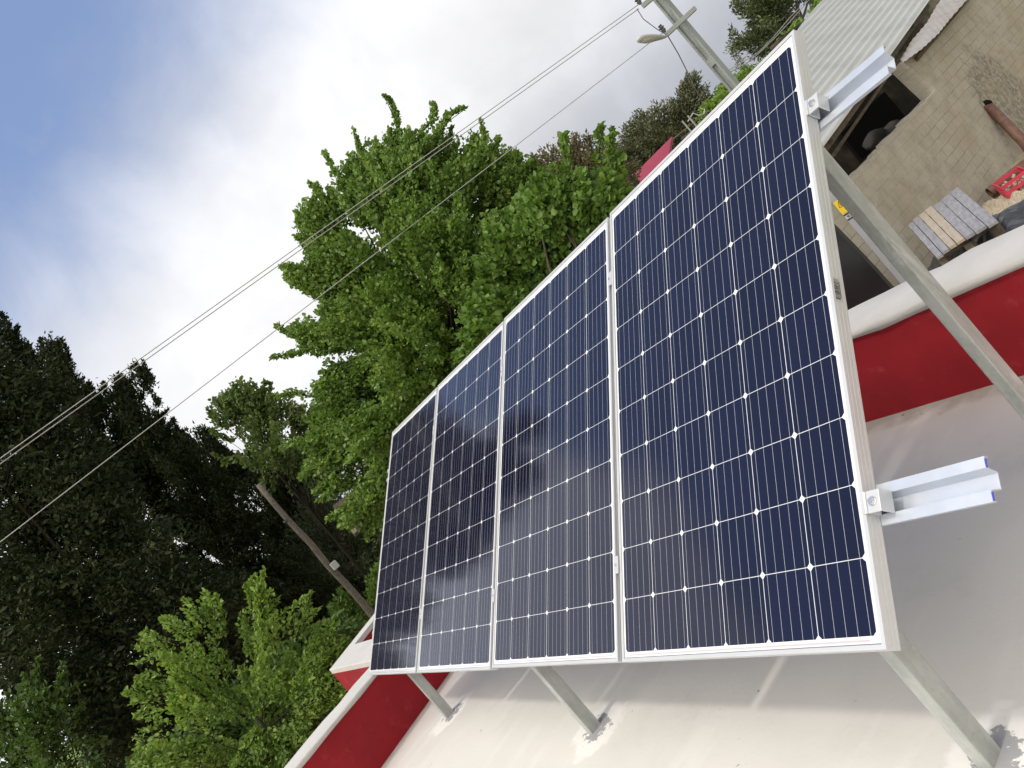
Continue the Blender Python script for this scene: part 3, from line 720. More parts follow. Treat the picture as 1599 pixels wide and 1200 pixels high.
for i in range(38):
    c0 = (random.uniform(-.26, .26), random.uniform(-.17, .17), random.uniform(.08, .25)); r_ = random.uniform(.03, .055)
    th = random.uniform(0, 3); e = [(math.cos(th), math.sin(th), 0), (-math.sin(th), math.cos(th), 0), (0, 0, 1)]
    o_ = np.array(axc).T@np.array(c0)
    st_.add([o_+np.array(v)*r_*random.uniform(.7, 1.2) for v in [(1, 0, 0), (0, 1, 0), (-1, 0, 0), (0, -1, 0), (0, 0, 1), (0, 0, -1), (.6, .6, .5), (-.6, -.6, .5)]], [(0, 1, 6), (1, 4, 6), (4, 0, 6), (1, 2, 4), (2, 3, 7), (3, 4, 7), (4, 2, 7), (3, 0, 4), (1, 0, 5), (2, 1, 5), (3, 2, 5), (0, 3, 5)])
tag(st_.build('stone_fill', m_rub, None), 'grey stones heaped inside the red crate', 'stones', kind='stuff').location = t.location

# workbench / pallet table
ZT = -1.62
tb = [onz(*q, ZT) for q in ((1415.7, 350), (1496, 292), (1556, 342), (1461.5, 401.7))]
A0, A1, A2, A3 = tb      # boards run A0->A3
bench = thing('plank_table', (*((A0+A2)/2)[:2], GZ), 'rough table topped with seven weathered planks behind the white parapet cap', 'table')
fr_ = [0, .11, .235, .36, .50, .66, .84, 1.0]
for i in range(7):
    f0, f1 = fr_[i]+.004, fr_[i+1]-.006
    s0 = random.uniform(-.02, .03); s1 = random.uniform(-.03, .02)
    a_, b__ = A0+(A1-A0)*f0, A0+(A1-A0)*f1; d_, e_ = A3+(A2-A3)*f0, A3+(A2-A3)*f1
    ln = (d_-a_)
    poly = [a_+ln*s0, b__+ln*(s0+random.uniform(-.006, .006)), e_+ln*s1, d_+ln*s1]
    zz = random.uniform(-.012, .012)
    ax_ = unit(ln); ay_ = np.cross([0, 0, 1], ax_)
    org = poly[0]
    o = MB().prism([(np.array([(q-org)@ax_, (q-org)@ay_, zz-.04])) for q in poly], (0, 0, .04)).build('plank', (m_plankt if i in (2, 3) else m_plank), bench, bevel=.003)
    o.matrix_local = Matrix.Translation(Vector(tuple(org))-Vector(bench.location)) @ Matrix(((ax_[0], ay_[0], 0, 0), (ax_[1], ay_[1], 0, 0), (0, 0, 1, 0), (0, 0, 0, 1)))
mb = MB()
tbm = np.mean(tb, axis=0)
for (fa, fb) in ((.08, .08), (.92, .08), (.08, .92), (.92, .92), (.5, .95), (.5, .3)):
    q = (A0*(1-fa)+A1*fa)*(1-fb)+(A3*(1-fa)+A2*fa)*fb
    MB().box((q[0]-.05, q[1]-.05, GZ), (q[0]+.05, q[1]+.05, ZT-.10)).build('leg', m_wood, bench).data.transform(Matrix.Translation(-Vector(bench.location)))
for fb in (.1, .5, .93):
    a_ = A0*(1-fb)+A3*fb; b__ = A1*(1-fb)+A2*fb; dd = np.array([0, 0, -.085])
    MB().bar(a_+dd, b__+dd, .07, .06).build('crossbar', m_wood, bench).data.transform(Matrix.Translation(-Vector(bench.location)))
# crumpled tarp and rubbish beside and below the table
def crumple(name, c, sx_, sy_, sz_, m, label, cat, seed):
    rr = np.random.default_rng(seed); n = 34; ph = rr.uniform(0, 6, 12); vs = []; fs = []
    for j in range(n):
        for i in range(n):
            u_, v_ = i/(n-1)*2-1, j/(n-1)*2-1; r_ = min(1, math.hypot(u_, v_)*.9)
            h_ = (1-r_**2)*sz_ + .10*sz_*(abs(math.sin(5*u_+3*v_+ph[0]))+abs(math.sin(-4*u_+6*v_+ph[1]))+.6*abs(math.sin(11*u_+ph[2]+4*v_))) * (1-r_**3) + rr.normal(0, .006)
            vs.append((c[0]+u_*sx_*(1+.08*math.sin(4*v_+ph[3])), c[1]+v_*sy_*(1+.1*math.sin(5*u_+ph[4])), c[2]+max(h_, .002)))
    for j in range(n-1):
        for i in range(n-1): fs.append((j*n+i, j*n+i+1, (j+1)*n+i+1, (j+1)*n+i))
    o = meshobj(name, vs, fs, m); md = o.modifiers.new('thick', 'SOLIDIFY'); md.thickness = .004
    return tag(o, label, cat)
q = onz(1590, 350, -2.1)
crumple('tarpaulin', (q[0], q[1], GZ), 1.1, 1.2, .75, m_tarp, 'crumpled dark grey tarpaulin heaped to the right of the plank table', 'tarpaulin', 3)
q = onz(1505, 385, -2.3)
crumple('tarpaulin', (q[0], q[1], GZ), .9, 1.3, .55, m_tarp, 'black sheeting heaped under the plank table', 'tarpaulin', 9)
# rubble
def rubble(name, px, zc, n, spread, label):
    mb = MB()
    for i in range(n):
        u_, v_ = random.choice(px); c_ = onz(u_+random.gauss(0, spread), v_+random.gauss(0, spread), zc)
        r_ = abs(random.gauss(.05, .035))+.015
        vv = [np.array(w_)*r_*random.uniform(.7, 1.25) for w_ in [(1, 0, 0), (0, 1, 0), (-1, 0, 0), (0, -1, 0), (0, 0, .7), (0, 0, -.7)]]
        mb.add([c_+w_ for w_ in vv], [(0, 1, 4), (1, 2, 4), (2, 3, 4), (3, 0, 4), (1, 0, 5), (2, 1, 5), (3, 2, 5), (0, 3, 5)])
    return tag(mb.build(name, m_rub), label, 'rubble', kind='stuff')
rubble('rubble', [(1560, 325), (1580, 318), (1545, 335), (1595, 310), (1570, 335), (1610, 300)], GZ+.03, 420, 9, 'pale broken stones and gravel at the foot of the shed wall')
rubble('rubble', [(1370, 430), (1385, 440), (1395, 445), (1360, 415), (1405, 450)], GZ+.03, 300, 7, 'broken pale stones on the yard behind the parapet, left of the grey post')

# black board leaning behind the parapet and pale stone strip wall beside it
bb_ = -2.9
c1, c2_, c3, c4_ = ony(1318, 486, bb_), ony(1394, 452, bb_), ony(1300, 352, bb_), ony(1270, 345, bb_)
P0 = ony(1322, 487, bb_); 
# door-sized panel in the vertical plane y = bb_, seen above the cap
px_poly = [(1323, 488), (1317, 482), (1290, 350), (1297, 352), (1345, 400), (1394, 453)]
t = thing('black_board', tuple(ony(1350, 470, bb_)), 'black glossy board with a thin rim and rounded corner propped behind the white parapet cap', 'board')
q = [ony(u_, v_, bb_) for u_, v_ in px_poly]
x_l = ony(1300, 420, bb_)[0]
lowz = min(v[2] for v in q)
MB().prism([ony(1326, 489, bb_), ony(1318, 485, bb_), ony(1308, 470, bb_), ony(1265, 330, bb_), ony(1290, 343, bb_), ony(1345, 399, bb_), ony(1395, 454, bb_)], (0, -.03, 0)).build('sheet', m_board, t)
MB().tube([ony(1396, 455, bb_+.01), ony(1326, 490.5, bb_+.01), ony(1317, 486, bb_+.01), ony(1306, 468, bb_+.01)], .008, 8).build('rim', m_cabled, t)
rebase(t, t.location)

# grey post with warning sticker
yp = -4.2
t = thing('metal_post', tuple(ony(1405, 455, yp)*np.array([1, 1, 0])+np.array([0, 0, GZ])), 'grey galvanised channel post with a yellow electricity warning sticker, behind the rear leg', 'post')
c0 = ony(1352, 365, yp); dxp = .055
a = onpl(1352, 365, (c0[0], c0[1], 0), np.array([0, 1., 0])); xc = c0[0]
MB().box((xc-.045, yp-.05, GZ), (xc+.045, yp, 1.2)).build('channel', m_conc if False else mat('grey_channel_paint', (.40, .41, .43), .5, .2, .5, (.33, .34, .36), 6, .6), t, bevel=.004)
MB().box((xc-.057, yp-.052, GZ), (xc-.0465, yp-.002, 1.2)).build('conduit', m_galv, t)
zs = ony(1313, 325, yp)[2]; 
MB().box((xc-.040, yp+.0006, zs-.05), (xc+.040, yp+.002, zs+.06)).build('warning_sticker', m_yellow, t)
stk = [ch for ch in t.children if ch.name.startswith('warning_sticker')][0]
mb = MB(); zc_ = zs+.02
tri = [(xc-.024, zc_-.016), (xc+.024, zc_-.016), (xc, zc_+.030)]
for i in range(3):
    (xa, za), (xb, zb_) = tri[i], tri[(i+1) % 3]; mb.bar((xa, yp+.0028, za), (xb, yp+.0028, zb_), .0015, .003)
bolt_ = [(xc+.006, zc_+.020), (xc-.006, zc_+.002), (xc+.004, zc_+.002), (xc-.004, zc_-.012)]
for i in range(3): mb.bar((bolt_[i][0], yp+.0028, bolt_[i][1]), (bolt_[i+1][0], yp+.0028, bolt_[i+1][1]), .0015, .0035)
mb.build('lightning_sign', m_ink, stk)
MB().box((xc-.040, yp+.0006, zs-.11), (xc+.040, yp+.002, zs-.053)).build('data_label', m_label, t)
dl_ = [ch for ch in t.children if ch.name.startswith('data_label')][0]
mb = MB()
for zz, hh in ((-.062, .012), (-.104, .010)): mb.box((xc-.039, yp+.0022, zs+zz-hh/2), (xc+.039, yp+.003, zs+zz+hh/2))
mb.box((xc-.03, yp+.0022, zs-.090), (xc-.014, yp+.003, zs-.074)); mb.box((xc+.0, yp+.0022, zs-.090), (xc+.02, yp+.003, zs-.084)); mb.box((xc+.0, yp+.0022, zs-.080), (xc+.025, yp+.003, zs-.075))
mb.build('print', m_ink, dl_)
rebase(t, t.location)

# low stone wall right behind (pale, rough) that shows between board and post
yw = -6.6
q1 = ony(1290, 300, yw); q2 = ony(1400, 470, yw)
# ------------------------------------------------------------------ poles and wires
PD = 17.0
pt_ = at(1030, 0, PD); px0, py0 = at(1090, 68, PD)[:2]
pole = thing('utility_pole', (px0, py0, GZ), 'grey H-section power pole with crossarms, insulators and a street lamp', 'power pole')
ztop = at(1000, -45, PD)[2]
vdir = unit(np.array([px0, py0, 0])-np.array([CAM[0], CAM[1], 0])); pside = np.array([-vdir[1], vdir[0], 0])   # across the line of sight
hx = pside*.86+vdir*.5; hx = unit(hx); hy = np.array([-hx[1], hx[0], 0])
axp = [hx, hy, (0, 0, 1)]; o_ = np.array([px0, py0, 0])
mb = MB()
for sgn in (-1, 1): mb.box((sgn*.085-.026, -.085, GZ-.2), (sgn*.085+.026, .085, ztop), axp, o_)
z = GZ+.6
mb.box((-.066, -.02, GZ-.2), (.066, .02, ztop-.02), axp, o_)
z = GZ+1.2
while z < ztop-.3:
    mb.box((-.0665, -.082, z), (.0665, .082, z+.18), axp, o_); z += 2.25
m_pst = mat('painted_steel_pole', (.33, .36, .35), .55, .2, .5, (.28, .31, .30), 3, .6); mb.build('post', m_pst, pole)
def arm_at(u, v, uL, vL, uR, vR):
    a_, b__ = at(uL, vL, PD-.15), at(uR, vR, PD-.15); z_ = at(u, v, PD-.15)[2]
    a_[2] = z_; b__[2] = z_; return a_, b__
for (u, v, l, r_, nm) in ((1068, 30, (1042, 54), (1086, 13), 'a'), (1018, -8, (1004, 10), (1050, -30), 'b')):
    a_, b__ = at(*l, PD-.25), at(*r_, PD-.25)
    arm = MB().bar(a_, b__, .09, .10).build('crossarm', m_pst, pole, bevel=.006)
    for q_, sg in ((a_, 1),):
        up_ = q_+np.array([0, 0, .06])
        MB().tube([up_, up_+np.array([0, 0, .07]), up_+np.array([0, 0, .09]), up_+np.array([0, 0, .13]), up_+np.array([0, 0, .15]), up_+np.array([0, 0, .19])], [.03, .06, .035, .07, .035, .05], 12).build('insulator', m_cabled, arm)
la = at(1043, 56, PD-.3); lb = at(1008, 61, PD-.6)
MB().tube([at(1052, 48, PD-.2), la, at(1030, 60, PD-.45)], .025, 8).build('lamp_arm', m_galv, pole)
dl = unit(at(996, 62, PD-.9)-at(1040, 58, PD-.35)); L_ = np.linalg.norm(at(996, 62, PD-.9)-at(1040, 58, PD-.35)); base = at(1040, 58, PD-.35)
vs = []; n_ = 14; prof = [(0, .03), (.1, .05), (.3, .075), (.55, .10), (.8, .10), (.94, .08), (1, .03)]
upv = unit(np.array([0, 0, 1.])-dl*dl[2]); sdv = np.cross(dl, upv)
vs = [base+dl*L_*s_+upv*r_*.75*math.sin(2*math.pi*j/n_)+sdv*r_*math.cos(2*math.pi*j/n_) for s_, r_ in prof for j in range(n_)]
fs = [(i*n_+j, i*n_+(j+1) % n_, (i+1)*n_+(j+1) % n_, (i+1)*n_+j) for i in range(len(prof)-1) for j in range(n_)]+[tuple(range(n_)), tuple((len(prof)-1)*n_+j for j in range(n_))]
lh = MB().add(vs, fs).build('lamp_head', m_lamp, pole, True)
prof2 = [(.45, .0), (.5, .07), (.7, .085), (.88, .06), (.92, .0)]
vs = [base+dl*L_*s_-upv*(.045+r_*.5*abs(math.sin(math.pi*j/8)))+sdv*r_*math.cos(math.pi*j/8) for s_, r_ in prof2 for j in range(9)]
fs = [(i*9+j, i*9+j+1, (i+1)*9+j+1, (i+1)*9+j) for i in range(len(prof2)-1) for j in range(8)]
MB().add(vs, fs).build('lens', m_white, lh, True)
mb = MB().tube([la, at(1060, 85, PD-.2), at(1075, 115, PD-.1), at(1086, 138, PD), at(1097, 160, PD+.2), at(1110, 190, PD+.3)], .012, 6)
mb.tube([at(995, 14, PD-.3), at(1005, 30, PD-.3), at(1025, 45, PD-.3), la], .010, 5)
mb.build('drop_cable', m_cabled, pole)
rebase(pole, pole.location)
def wire(name, a_, b__, sag, r_, m, label, ext=1.0):
    a_ = np.array(a_); b__ = a_+(np.array(b__)-a_)*ext; pts = [a_+(b__-a_)*s_-np.array([0, 0, sag*4*s_*(1-s_)]) for s_ in np.linspace(0, 1, 24)]
    return tag(MB().tube(pts, r_, 6).build(name, m, None, True), label, 'wire', 'overhead wires running left from the power pole')
wire('power_line', at(1001, 5, PD-.25), at(-300, 930, 11.4), .0, .0085, m_cable, 'upper wire of the close pair running left from the power pole', 1.5)
wire('power_line', at(998, 14, PD-.25), at(-300, 939, 11.4), .0, .0085, m_cable, 'lower wire of the close pair running left from the power pole', 1.5)
wire('power_line', at(1040, 48, PD-.25), at(-300, 1078, 11.4), .0, .0085, m_cable, 'lone lowest wire running left from the power pole across the green tree', 1.5)
pts = [at(1142, 112, PD), at(1165, 100, 18), at(1185, 84, 19), at(1210, 60, 20.5), at(1236, 32, 22), at(1275, -12, 24), at(1330, -70, 27)]
mb = MB().tube(pts, .014, 6); mb.tube([q_+np.array([0, 0, .05+.03*math.sin(i*2)]) for i, q_ in enumerate(pts)], .010, 6)
tag(mb.build('service_cable', m_cable, None, True), 'twisted pair of cables going right from the power pole in front of the olive trees', 'cable')

# wooden pole with junction box
wd = 25.0; wt = at(403, 757, wd); wb = at(582, 960, wd)
t = thing('wooden_pole', (wb[0], wb[1], GZ-.5), 'tall bare wooden pole leaning across the dark trees, with a small white box', 'pole')
dn = unit(wt-wb); bot_ = wb-dn*1.2
pts = [bot_+(wt-bot_)*s_ for s_ in np.linspace(0, 1, 9)]
MB().tube([q_+np.array([rng.normal(0, .012), rng.normal(0, .012), 0]) for q_ in pts], list(np.linspace(.135, .085, 9)), 12).build('shaft', m_pole, t, True)
bx = at(523, 883, wd-.2); r_ = .12
MB().box(bx-np.array([.1, .1, .13]), bx+np.array([.1, .1, .13])).build('junction_box', m_white, t, bevel=.02)
q_ = at(447, 812, wd)
MB().tube([q_-dn*.05, q_+dn*.02], .12, 12).build('strap', m_cabled, t)
rebase(t, t.location)

# small far buildings
t = thing('red_roofed_house', tuple(at(1020, 260, 30)*np.array([1, 1, 0])+np.array([0, 0, GZ])), 'distant house with a crimson sheet roof showing just over the panel edge', 'house')
rr_ = [at(1050, 213, 33), at(992, 271, 30), at(1000, 286, 29), at(1040, 262, 30)]
MB().prism(rr_, (0, 0, -.12)).build('roof', m_magenta, t)
cx = np.mean(rr_, axis=0)
MB().box((cx[0]-1.2, cx[1]-2.5, GZ), (cx[0]+1.2, cx[1]+2.5, at(1000, 300, 29)[2])).build('wall', m_wallout, t)
rebase(t, t.location)
a_ = at(1052, 222, 29); b__ = at(1105, 180, 29)
t = thing('timber_canopy', tuple(a_*np.array([1, 1, 0])+np.array([0, 0, GZ])), 'dark slatted timber canopy beside the crimson roof, above the panel edge', 'canopy')
mb = MB()
for i in range(6):
    o2 = np.array([0, 0, -.22*i+.1]); mb.bar(a_+o2+np.array([-.3*i, -.1, 0]), b__+o2, .12, .05)
mb.build('slats', m_wood, t)
for q_ in (a_, b__): MB().box((q_[0]-.06, q_[1]-.06, GZ), (q_[0]+.06, q_[1]+.06, q_[2]-.9)).build('leg', m_wood, t)
rebase(t, t.location)
# slender lamp post with curved arm
q_ = at(1070, 185, 26); w_ = at(1108, 225, 26)
t = thing('lattice_mast', (q_[0], q_[1], GZ), 'thin double-rail metal mast with a hooked arm near the crimson roof', 'mast')
mb = MB()
for dx in (-.12, .12):
    mb.tube([(q_[0]+dx*pside[0], q_[1]+dx*pside[1], GZ), (q_[0]+dx*pside[0], q_[1]+dx*pside[1], q_[2])], .03, 6)
for i in range(16):
    z = GZ+i*.35
    if z < q_[2]: mb.bar((q_[0]-.12*pside[0], q_[1]-.12*pside[1], z), (q_[0]+.12*pside[0], q_[1]+.12*pside[1], z+.2), .02, .02)
mb.build('rails', m_conc, t)
hk = [at(1083, 177, 26), at(1092, 181, 26), at(1100, 178, 26), at(1101, 168, 26)]
MB().tube([np.array([q_[0], q_[1], hk[0][2]-.1])]+hk, .025, 6).build('hook_arm', m_cable, t)
rebase(t, t.location)
# grey roofed hut on hillside
c_ = at(1128, 143, 48)
t = thing('hillside_hut', (c_[0], c_[1], c_[2]-3), 'tiny grey-roofed hut on the green hillside behind the power pole', 'hut')
MB().prism([at(1113, 163, 47), at(1136, 131, 47), at(1152, 137, 49), at(1135, 168, 49)], (0, 0, -.2)).build('roof', m_conc, t)
MB().box((c_[0]-1.4, c_[1]-1.6, c_[2]-4), (c_[0]+1.0, c_[1]+1.6, c_[2]-1.6)).build('wall', m_conc, t)
rebase(t, t.location)
# weathered board hut among the left trees
t = thing('board_shack', tuple(at(563, 805, 19)*np.array([1, 1, 0])+np.array([0, 0, GZ])), 'weathered shack of grey boards half hidden under the green tree left of the panels', 'shack')
for (p_, q2_) in (((548, 818), (578, 784)), ((553, 828), (577, 806))):
    MB().bar(at(*p_, 19), at(*q2_, 19.6), .16, .14, (0, 0, 1)).build('plank', m_paleboard, t)
MB().prism([at(520, 790, 19.4), at(548, 822, 19.2), at(580, 788, 19.6), at(560, 760, 20)], (.3, 0, -.3)).build('thatch', m_wood, t)
rebase(t, t.location)

# ------------------------------------------------------------------ trees
def poly_sample(poly, n):
    P = np.array(poly, float); lo = P.min(0); hi = P.max(0); outp = []; outd = []
    while len(outp) < n:
        c_ = rng.uniform(lo, hi, (4000, 2)); x, y = c_[:, 0], c_[:, 1]; ins = np.zeros(len(c_), bool); dist = np.full(len(c_), 1e9)
        for i in range(len(P)):
            x1, y1 = P[i]; x2, y2 = P[(i+1) % len(P)]
            cond = ((y1 > y) != (y2 > y)); xx = (x2-x1)*(y-y1)/((y2-y1) if y2 != y1 else 1e-9)+x1
            ins ^= cond & (x < xx)
            d = np.array([x2-x1, y2-y1]); L2 = d@d+1e-9; tt = np.clip(((c_-P[i])@d)/L2, 0, 1)
            dist = np.minimum(dist, np.hypot(*(c_-(P[i]+tt[:, None]*d)).T))
        outp += list(c_[ins]); outd += list(dist[ins])
    return np.array(outp[:n]), np.array(outd[:n])
_ph = rng.uniform(0, 6.28, (12, 3)); _fr = rng.normal(0, 1, (12, 3))
def vnoise(P, s):
    v = np.zeros(len(P))
    for i in range(12): v += np.sin((P@_fr[i])*s+_ph[i][0])*np.cos((P@np.roll(_fr[i], 1))*s*.7+_ph[i][1])
    return v/12
def leaves(name, C, Dr, size, aspect, material, parent, fold=.35, bright=None, up=.5, szvar=.5):
    """C: leaf positions, Dr: twig directions. Each leaf is two small folded faces."""
    n = len(C)
    d = Dr+rng.normal(0, .75, (n, 3)); d /= np.linalg.norm(d, axis=1)[:, None]
    nr = rng.normal(0, .6, (n, 3))+np.array([0, 0, up]); nr -= d*np.sum(nr*d, 1)[:, None]; nr /= np.linalg.norm(nr, axis=1)[:, None]
    sd = np.cross(d, nr); L = size*(1+rng.uniform(-szvar, szvar, n))[:, None]; Wd = L*aspect/2
    base = C; tip = C+d*L-nr*L*.12
    l1 = C+d*L*.32+sd*Wd+nr*Wd*fold; l2 = C+d*L*.72+sd*Wd*.72+nr*Wd*fold*.6
    r1 = C+d*L*.32-sd*Wd+nr*Wd*fold; r2 = C+d*L*.72-sd*Wd*.72+nr*Wd*fold*.6
    V_ = np.stack([base, l1, l2, tip, r2, r1], 1).reshape(-1, 3)
    me = bpy.data.meshes.new(name); me.vertices.add(6*n); me.vertices.foreach_set('co', V_.astype(np.float32).ravel())
    idx = (np.arange(n)*6)[:, None]+np.array([0, 1, 2, 3, 0, 3, 4, 5])[None]
    me.loops.add(8*n); me.loops.foreach_set('vertex_index', idx.astype(np.int32).ravel())
    me.polygons.add(2*n); me.polygons.foreach_set('loop_start', (np.arange(2*n)*4).astype(np.int32))
    try: me.polygons.foreach_set('loop_total', np.full(2*n, 4, np.int32))
    except Exception: pass
    me.update(calc_edges=True)
    at_ = me.attributes.new('rnd', 'FLOAT', 'FACE')
    rv = rng.beta(1.6, 2.0, n)*.8+.08+(bright if bright is not None else 0)
    at_.data.foreach_set('value', np.repeat(np.clip(rv, 0, 1), 2).astype(np.float32))
    me.materials.append(material)
    o = bpy.data.objects.new(name, me); COL.objects.link(o); o.parent = parent
    return o
def tree(name, label, cat, poly, D, nclust, nleaf, size, aspect, material, bark, trunk_px, thick, crad=.28, shoots=(), gap=-.25, ns=.9, trunk_r=.16, nbranch=26, group=None, elong=1.6, upb=.35, lean=None, shootleaf=120, spray=False, up=.5, base=None, auto=0, autolen=1.0):
    ppm = F/D
    root_pt = at(*trunk_px, D); gpt = np.array([root_pt[0], root_pt[1], GZ-.1]) if base is None else np.array(base, float)
    t = thing(name, gpt, label, cat, group)
    pts, dist = poly_sample(poly, int(nclust*1.8))
    hw = np.minimum(thick, dist/ppm*1.2+.25); dep = rng.uniform(-1, 1, len(pts))*hw
    C = np.array([at(p_[0], p_[1], D+dz) for p_, dz in zip(pts, dep)])
    nzv = vnoise(C, ns); keep = nzv > gap*.35; C = C[keep][:nclust]
    center = root_pt
    dirs = C-center; dirs /= np.linalg.norm(dirs, axis=1)[:, None]; dirs[:, 2] += upb; dirs /= np.linalg.norm(dirs, axis=1)[:, None]
    # leaves in elongated clusters
    per = max(1, nleaf//len(C)); LC = []; LD = []; LB = []
    cb_ = vnoise(C, 1.7)*.35+rng.normal(0, .10, len(C))
    for c_, d_, bv in zip(C, dirs, cb_):
        m_ = int(per*rng.uniform(.5, 1.5)); s_ = rng.uniform(-1, 1, m_)*crad*elong; w_ = rng.normal(0, crad*.45, (m_, 3))
        p_ = c_+d_*s_[:, None]+w_*(1-.5*np.abs(s_/(crad*elong)))[:, None]
        LC.append(p_); LD.append(np.repeat(d_[None], m_, 0)+unit(c_-center)*.2); LB.append(np.full(m_, bv))
    br = MB()
    shoots = list(shoots)
    if auto:
        cand = np.argsort(dist)[:max(auto*3, 60)]; cxy = np.array(poly, float).mean(0)
        for i_ in rng.choice(cand, min(auto, len(cand)), replace=False):
            p_ = pts[i_]; o_ = p_-cxy; o_ = o_/(np.linalg.norm(o_)+1e-6)+np.array([-.655, -.756])*.45+rng.normal(0, .25, 2)
            o_ /= np.linalg.norm(o_); Ls = rng.uniform(.35, 1.0)*ppm*autolen
            shoots.append((tuple(p_-o_*Ls*.5), tuple(p_+o_*Ls*.6), dep[i_]))
    for sh in shoots:
        (u0, v0), (u1, v1) = sh[0], sh[1]; dz = sh[2] if len(sh) > 2 else 0
        a_, b__ = at(u0, v0, D+dz), at(u1, v1, D+dz); d_ = unit(b__-a_); L_ = np.linalg.norm(b__-a_)
        m_ = int(shootleaf*L_); s_ = rng.uniform(0, 1, m_); wr = (1-s_*.75)*crad*.55
        bend = np.array(rng.normal(0, .10, 3))*L_
        LC.append(a_+(b__-a_)*s_[:, None]+bend*(4*s_*(1-s_))[:, None]+rng.normal(0, 1, (m_, 3))*wr[:, None]*.6); LD.append(np.repeat(d_[None], m_, 0)); LB.append(np.full(m_, .05))
        br.tube([a_, (a_+b__)/2+bend, b__], [.025, .014, .005], 5)
    LC = np.concatenate(LC); LD = np.concatenate(LD); LB = np.concatenate(LB)
    leaves('crown', LC-gpt, LD, size, aspect, material, t, bright=LB, up=up)
    # trunk and limbs
    fork = gpt+(center-gpt)*.55 if base is None else gpt+(center-gpt)*.5
    br.tube([gpt, gpt+(fork-gpt)*.5+np.array([.05, .03, 0]), fork, center], [trunk_r*1.15, trunk_r, trunk_r*.85, trunk_r*.5], 10)
    idx = rng.choice(len(C), min(nbranch, len(C)), replace=False)
    for i in idx:
        e_ = C[i]; f_ = rng.uniform(.45, 1.0); s0 = gpt+(center-gpt)*f_ if f_ < .97 else center
        L_ = np.linalg.norm(e_-s0); mid = s0+(e_-s0)*.5+np.array([0, 0, -.08*L_])+rng.normal(0, .05, 3)*L_
        q1_ = s0+(mid-s0)*.5+rng.normal(0, .02, 3)*L_; q2_ = mid+(e_-mid)*.5+rng.normal(0, .02, 3)*L_
        r0 = trunk_r*.38*rng.uniform(.6, 1)
        br.tube([s0, q1_, mid, q2_, e_], [r0, r0*.8, r0*.55, r0*.35, .008], 6)
    # twigs
    for i in rng.choice(len(C), min(nbranch*4, len(C)), replace=False):
        c_ = C[i]; br.tube([c_-dirs[i]*crad*elong*1.2, c_, c_+dirs[i]*crad*elong], [.016, .011, .004], 4)
    o = br.build('trunk', bark, t, True); o.data.transform(Matrix.Translation(-Vector(tuple(gpt))))
    return t

# large broadleaf tree behind the panels
T1 = [(478, 520), (535, 482), (468, 446), (492, 400), (486, 345), (528, 315), (552, 272), (592, 246), (642, 232), (700, 236), (752, 240), (796, 268), (838, 296), (880, 330), (900, 400), (860, 520), (780, 560), (700, 640), (640, 740), (608, 800), (562, 812), (528, 775), (500, 735), (485, 660), (508, 610), (532, 590), (538, 560), (505, 548)]
sh1 = [((600, 260), (600, 150)), ((610, 250), (622, 205), .6), ((625, 250), (672, 163)), ((640, 250), (700, 185), -.4), ((690, 260), (728, 170)), ((730, 270), (778, 216), .4), ((740, 290), (752, 188), -.5), ((760, 300), (812, 252)),
       ((570, 280), (553, 203)), ((550, 300), (508, 238), .5), ((530, 340), (484, 286)), ((520, 380), (466, 345), -.5), ((510, 400), (463, 372)), ((520, 450), (446, 428)), ((540, 450), (455, 440), .6),
       ((520, 520), (434, 508)), ((510, 540), (426, 560), -.4), ((490, 620), (436, 622)), ((470, 690), (440, 700)), ((800, 310), (842, 262)), ((820, 330), (870, 290))]
tree('broadleaf_tree', 'large fresh green broadleaf tree standing behind the middle of the solar row', 'tree', T1, 17, 2500, 185000, .080, .82, l_green, m_barkd, (680, 520), 2.2, .19, sh1, gap=.06, ns=2.0, trunk_r=.16, nbranch=60, shootleaf=260, auto=130, elong=2.3)
T1b = [(772, 400), (810, 340), (846, 296), (880, 300), (905, 285), (935, 300), (968, 300), (978, 318), (965, 350), (900, 440), (800, 520), (730, 560)]
tree('broadleaf_tree', 'denser large-leaved green tree rising just behind the gap between first and second panel', 'tree', T1b, 12, 560, 36000, .088, .88, l_green2, m_bark, (880, 470), 1.0, .14,
     [((880, 300), (880, 208)), ((935, 290), (941, 200)), ((950, 300), (958, 200)), ((905, 300), (862, 262)), ((960, 310), (968, 240)), ((850, 330), (812, 320))], gap=-.15, ns=1.9, trunk_r=.12, nbranch=20, shootleaf=150, auto=22, autolen=.7)
T3 = [(330, 652), (352, 630), (378, 606), (400, 606), (430, 630), (470, 645), (500, 650), (520, 720), (505, 760), (450, 745), (400, 752), (368, 720), (338, 690)]
tree('young_tree', 'slender young light green tree rising above the wooden pole top', 'tree', T3, 27, 300, 11000, .12, .75, leafmat('pale_feathery_leaves', [(.10, .15, .055), (.17, .24, .09), (.26, .33, .15)], .4), m_barkd, (430, 735), 1.4, .22, [((385, 650), (388, 600)), ((370, 660), (335, 632)), ((365, 690), (328, 672)), ((420, 650), (410, 612)), ((460, 670), (475, 635))], gap=-.02, ns=1.4, trunk_r=.07, nbranch=30, shootleaf=110, auto=20)
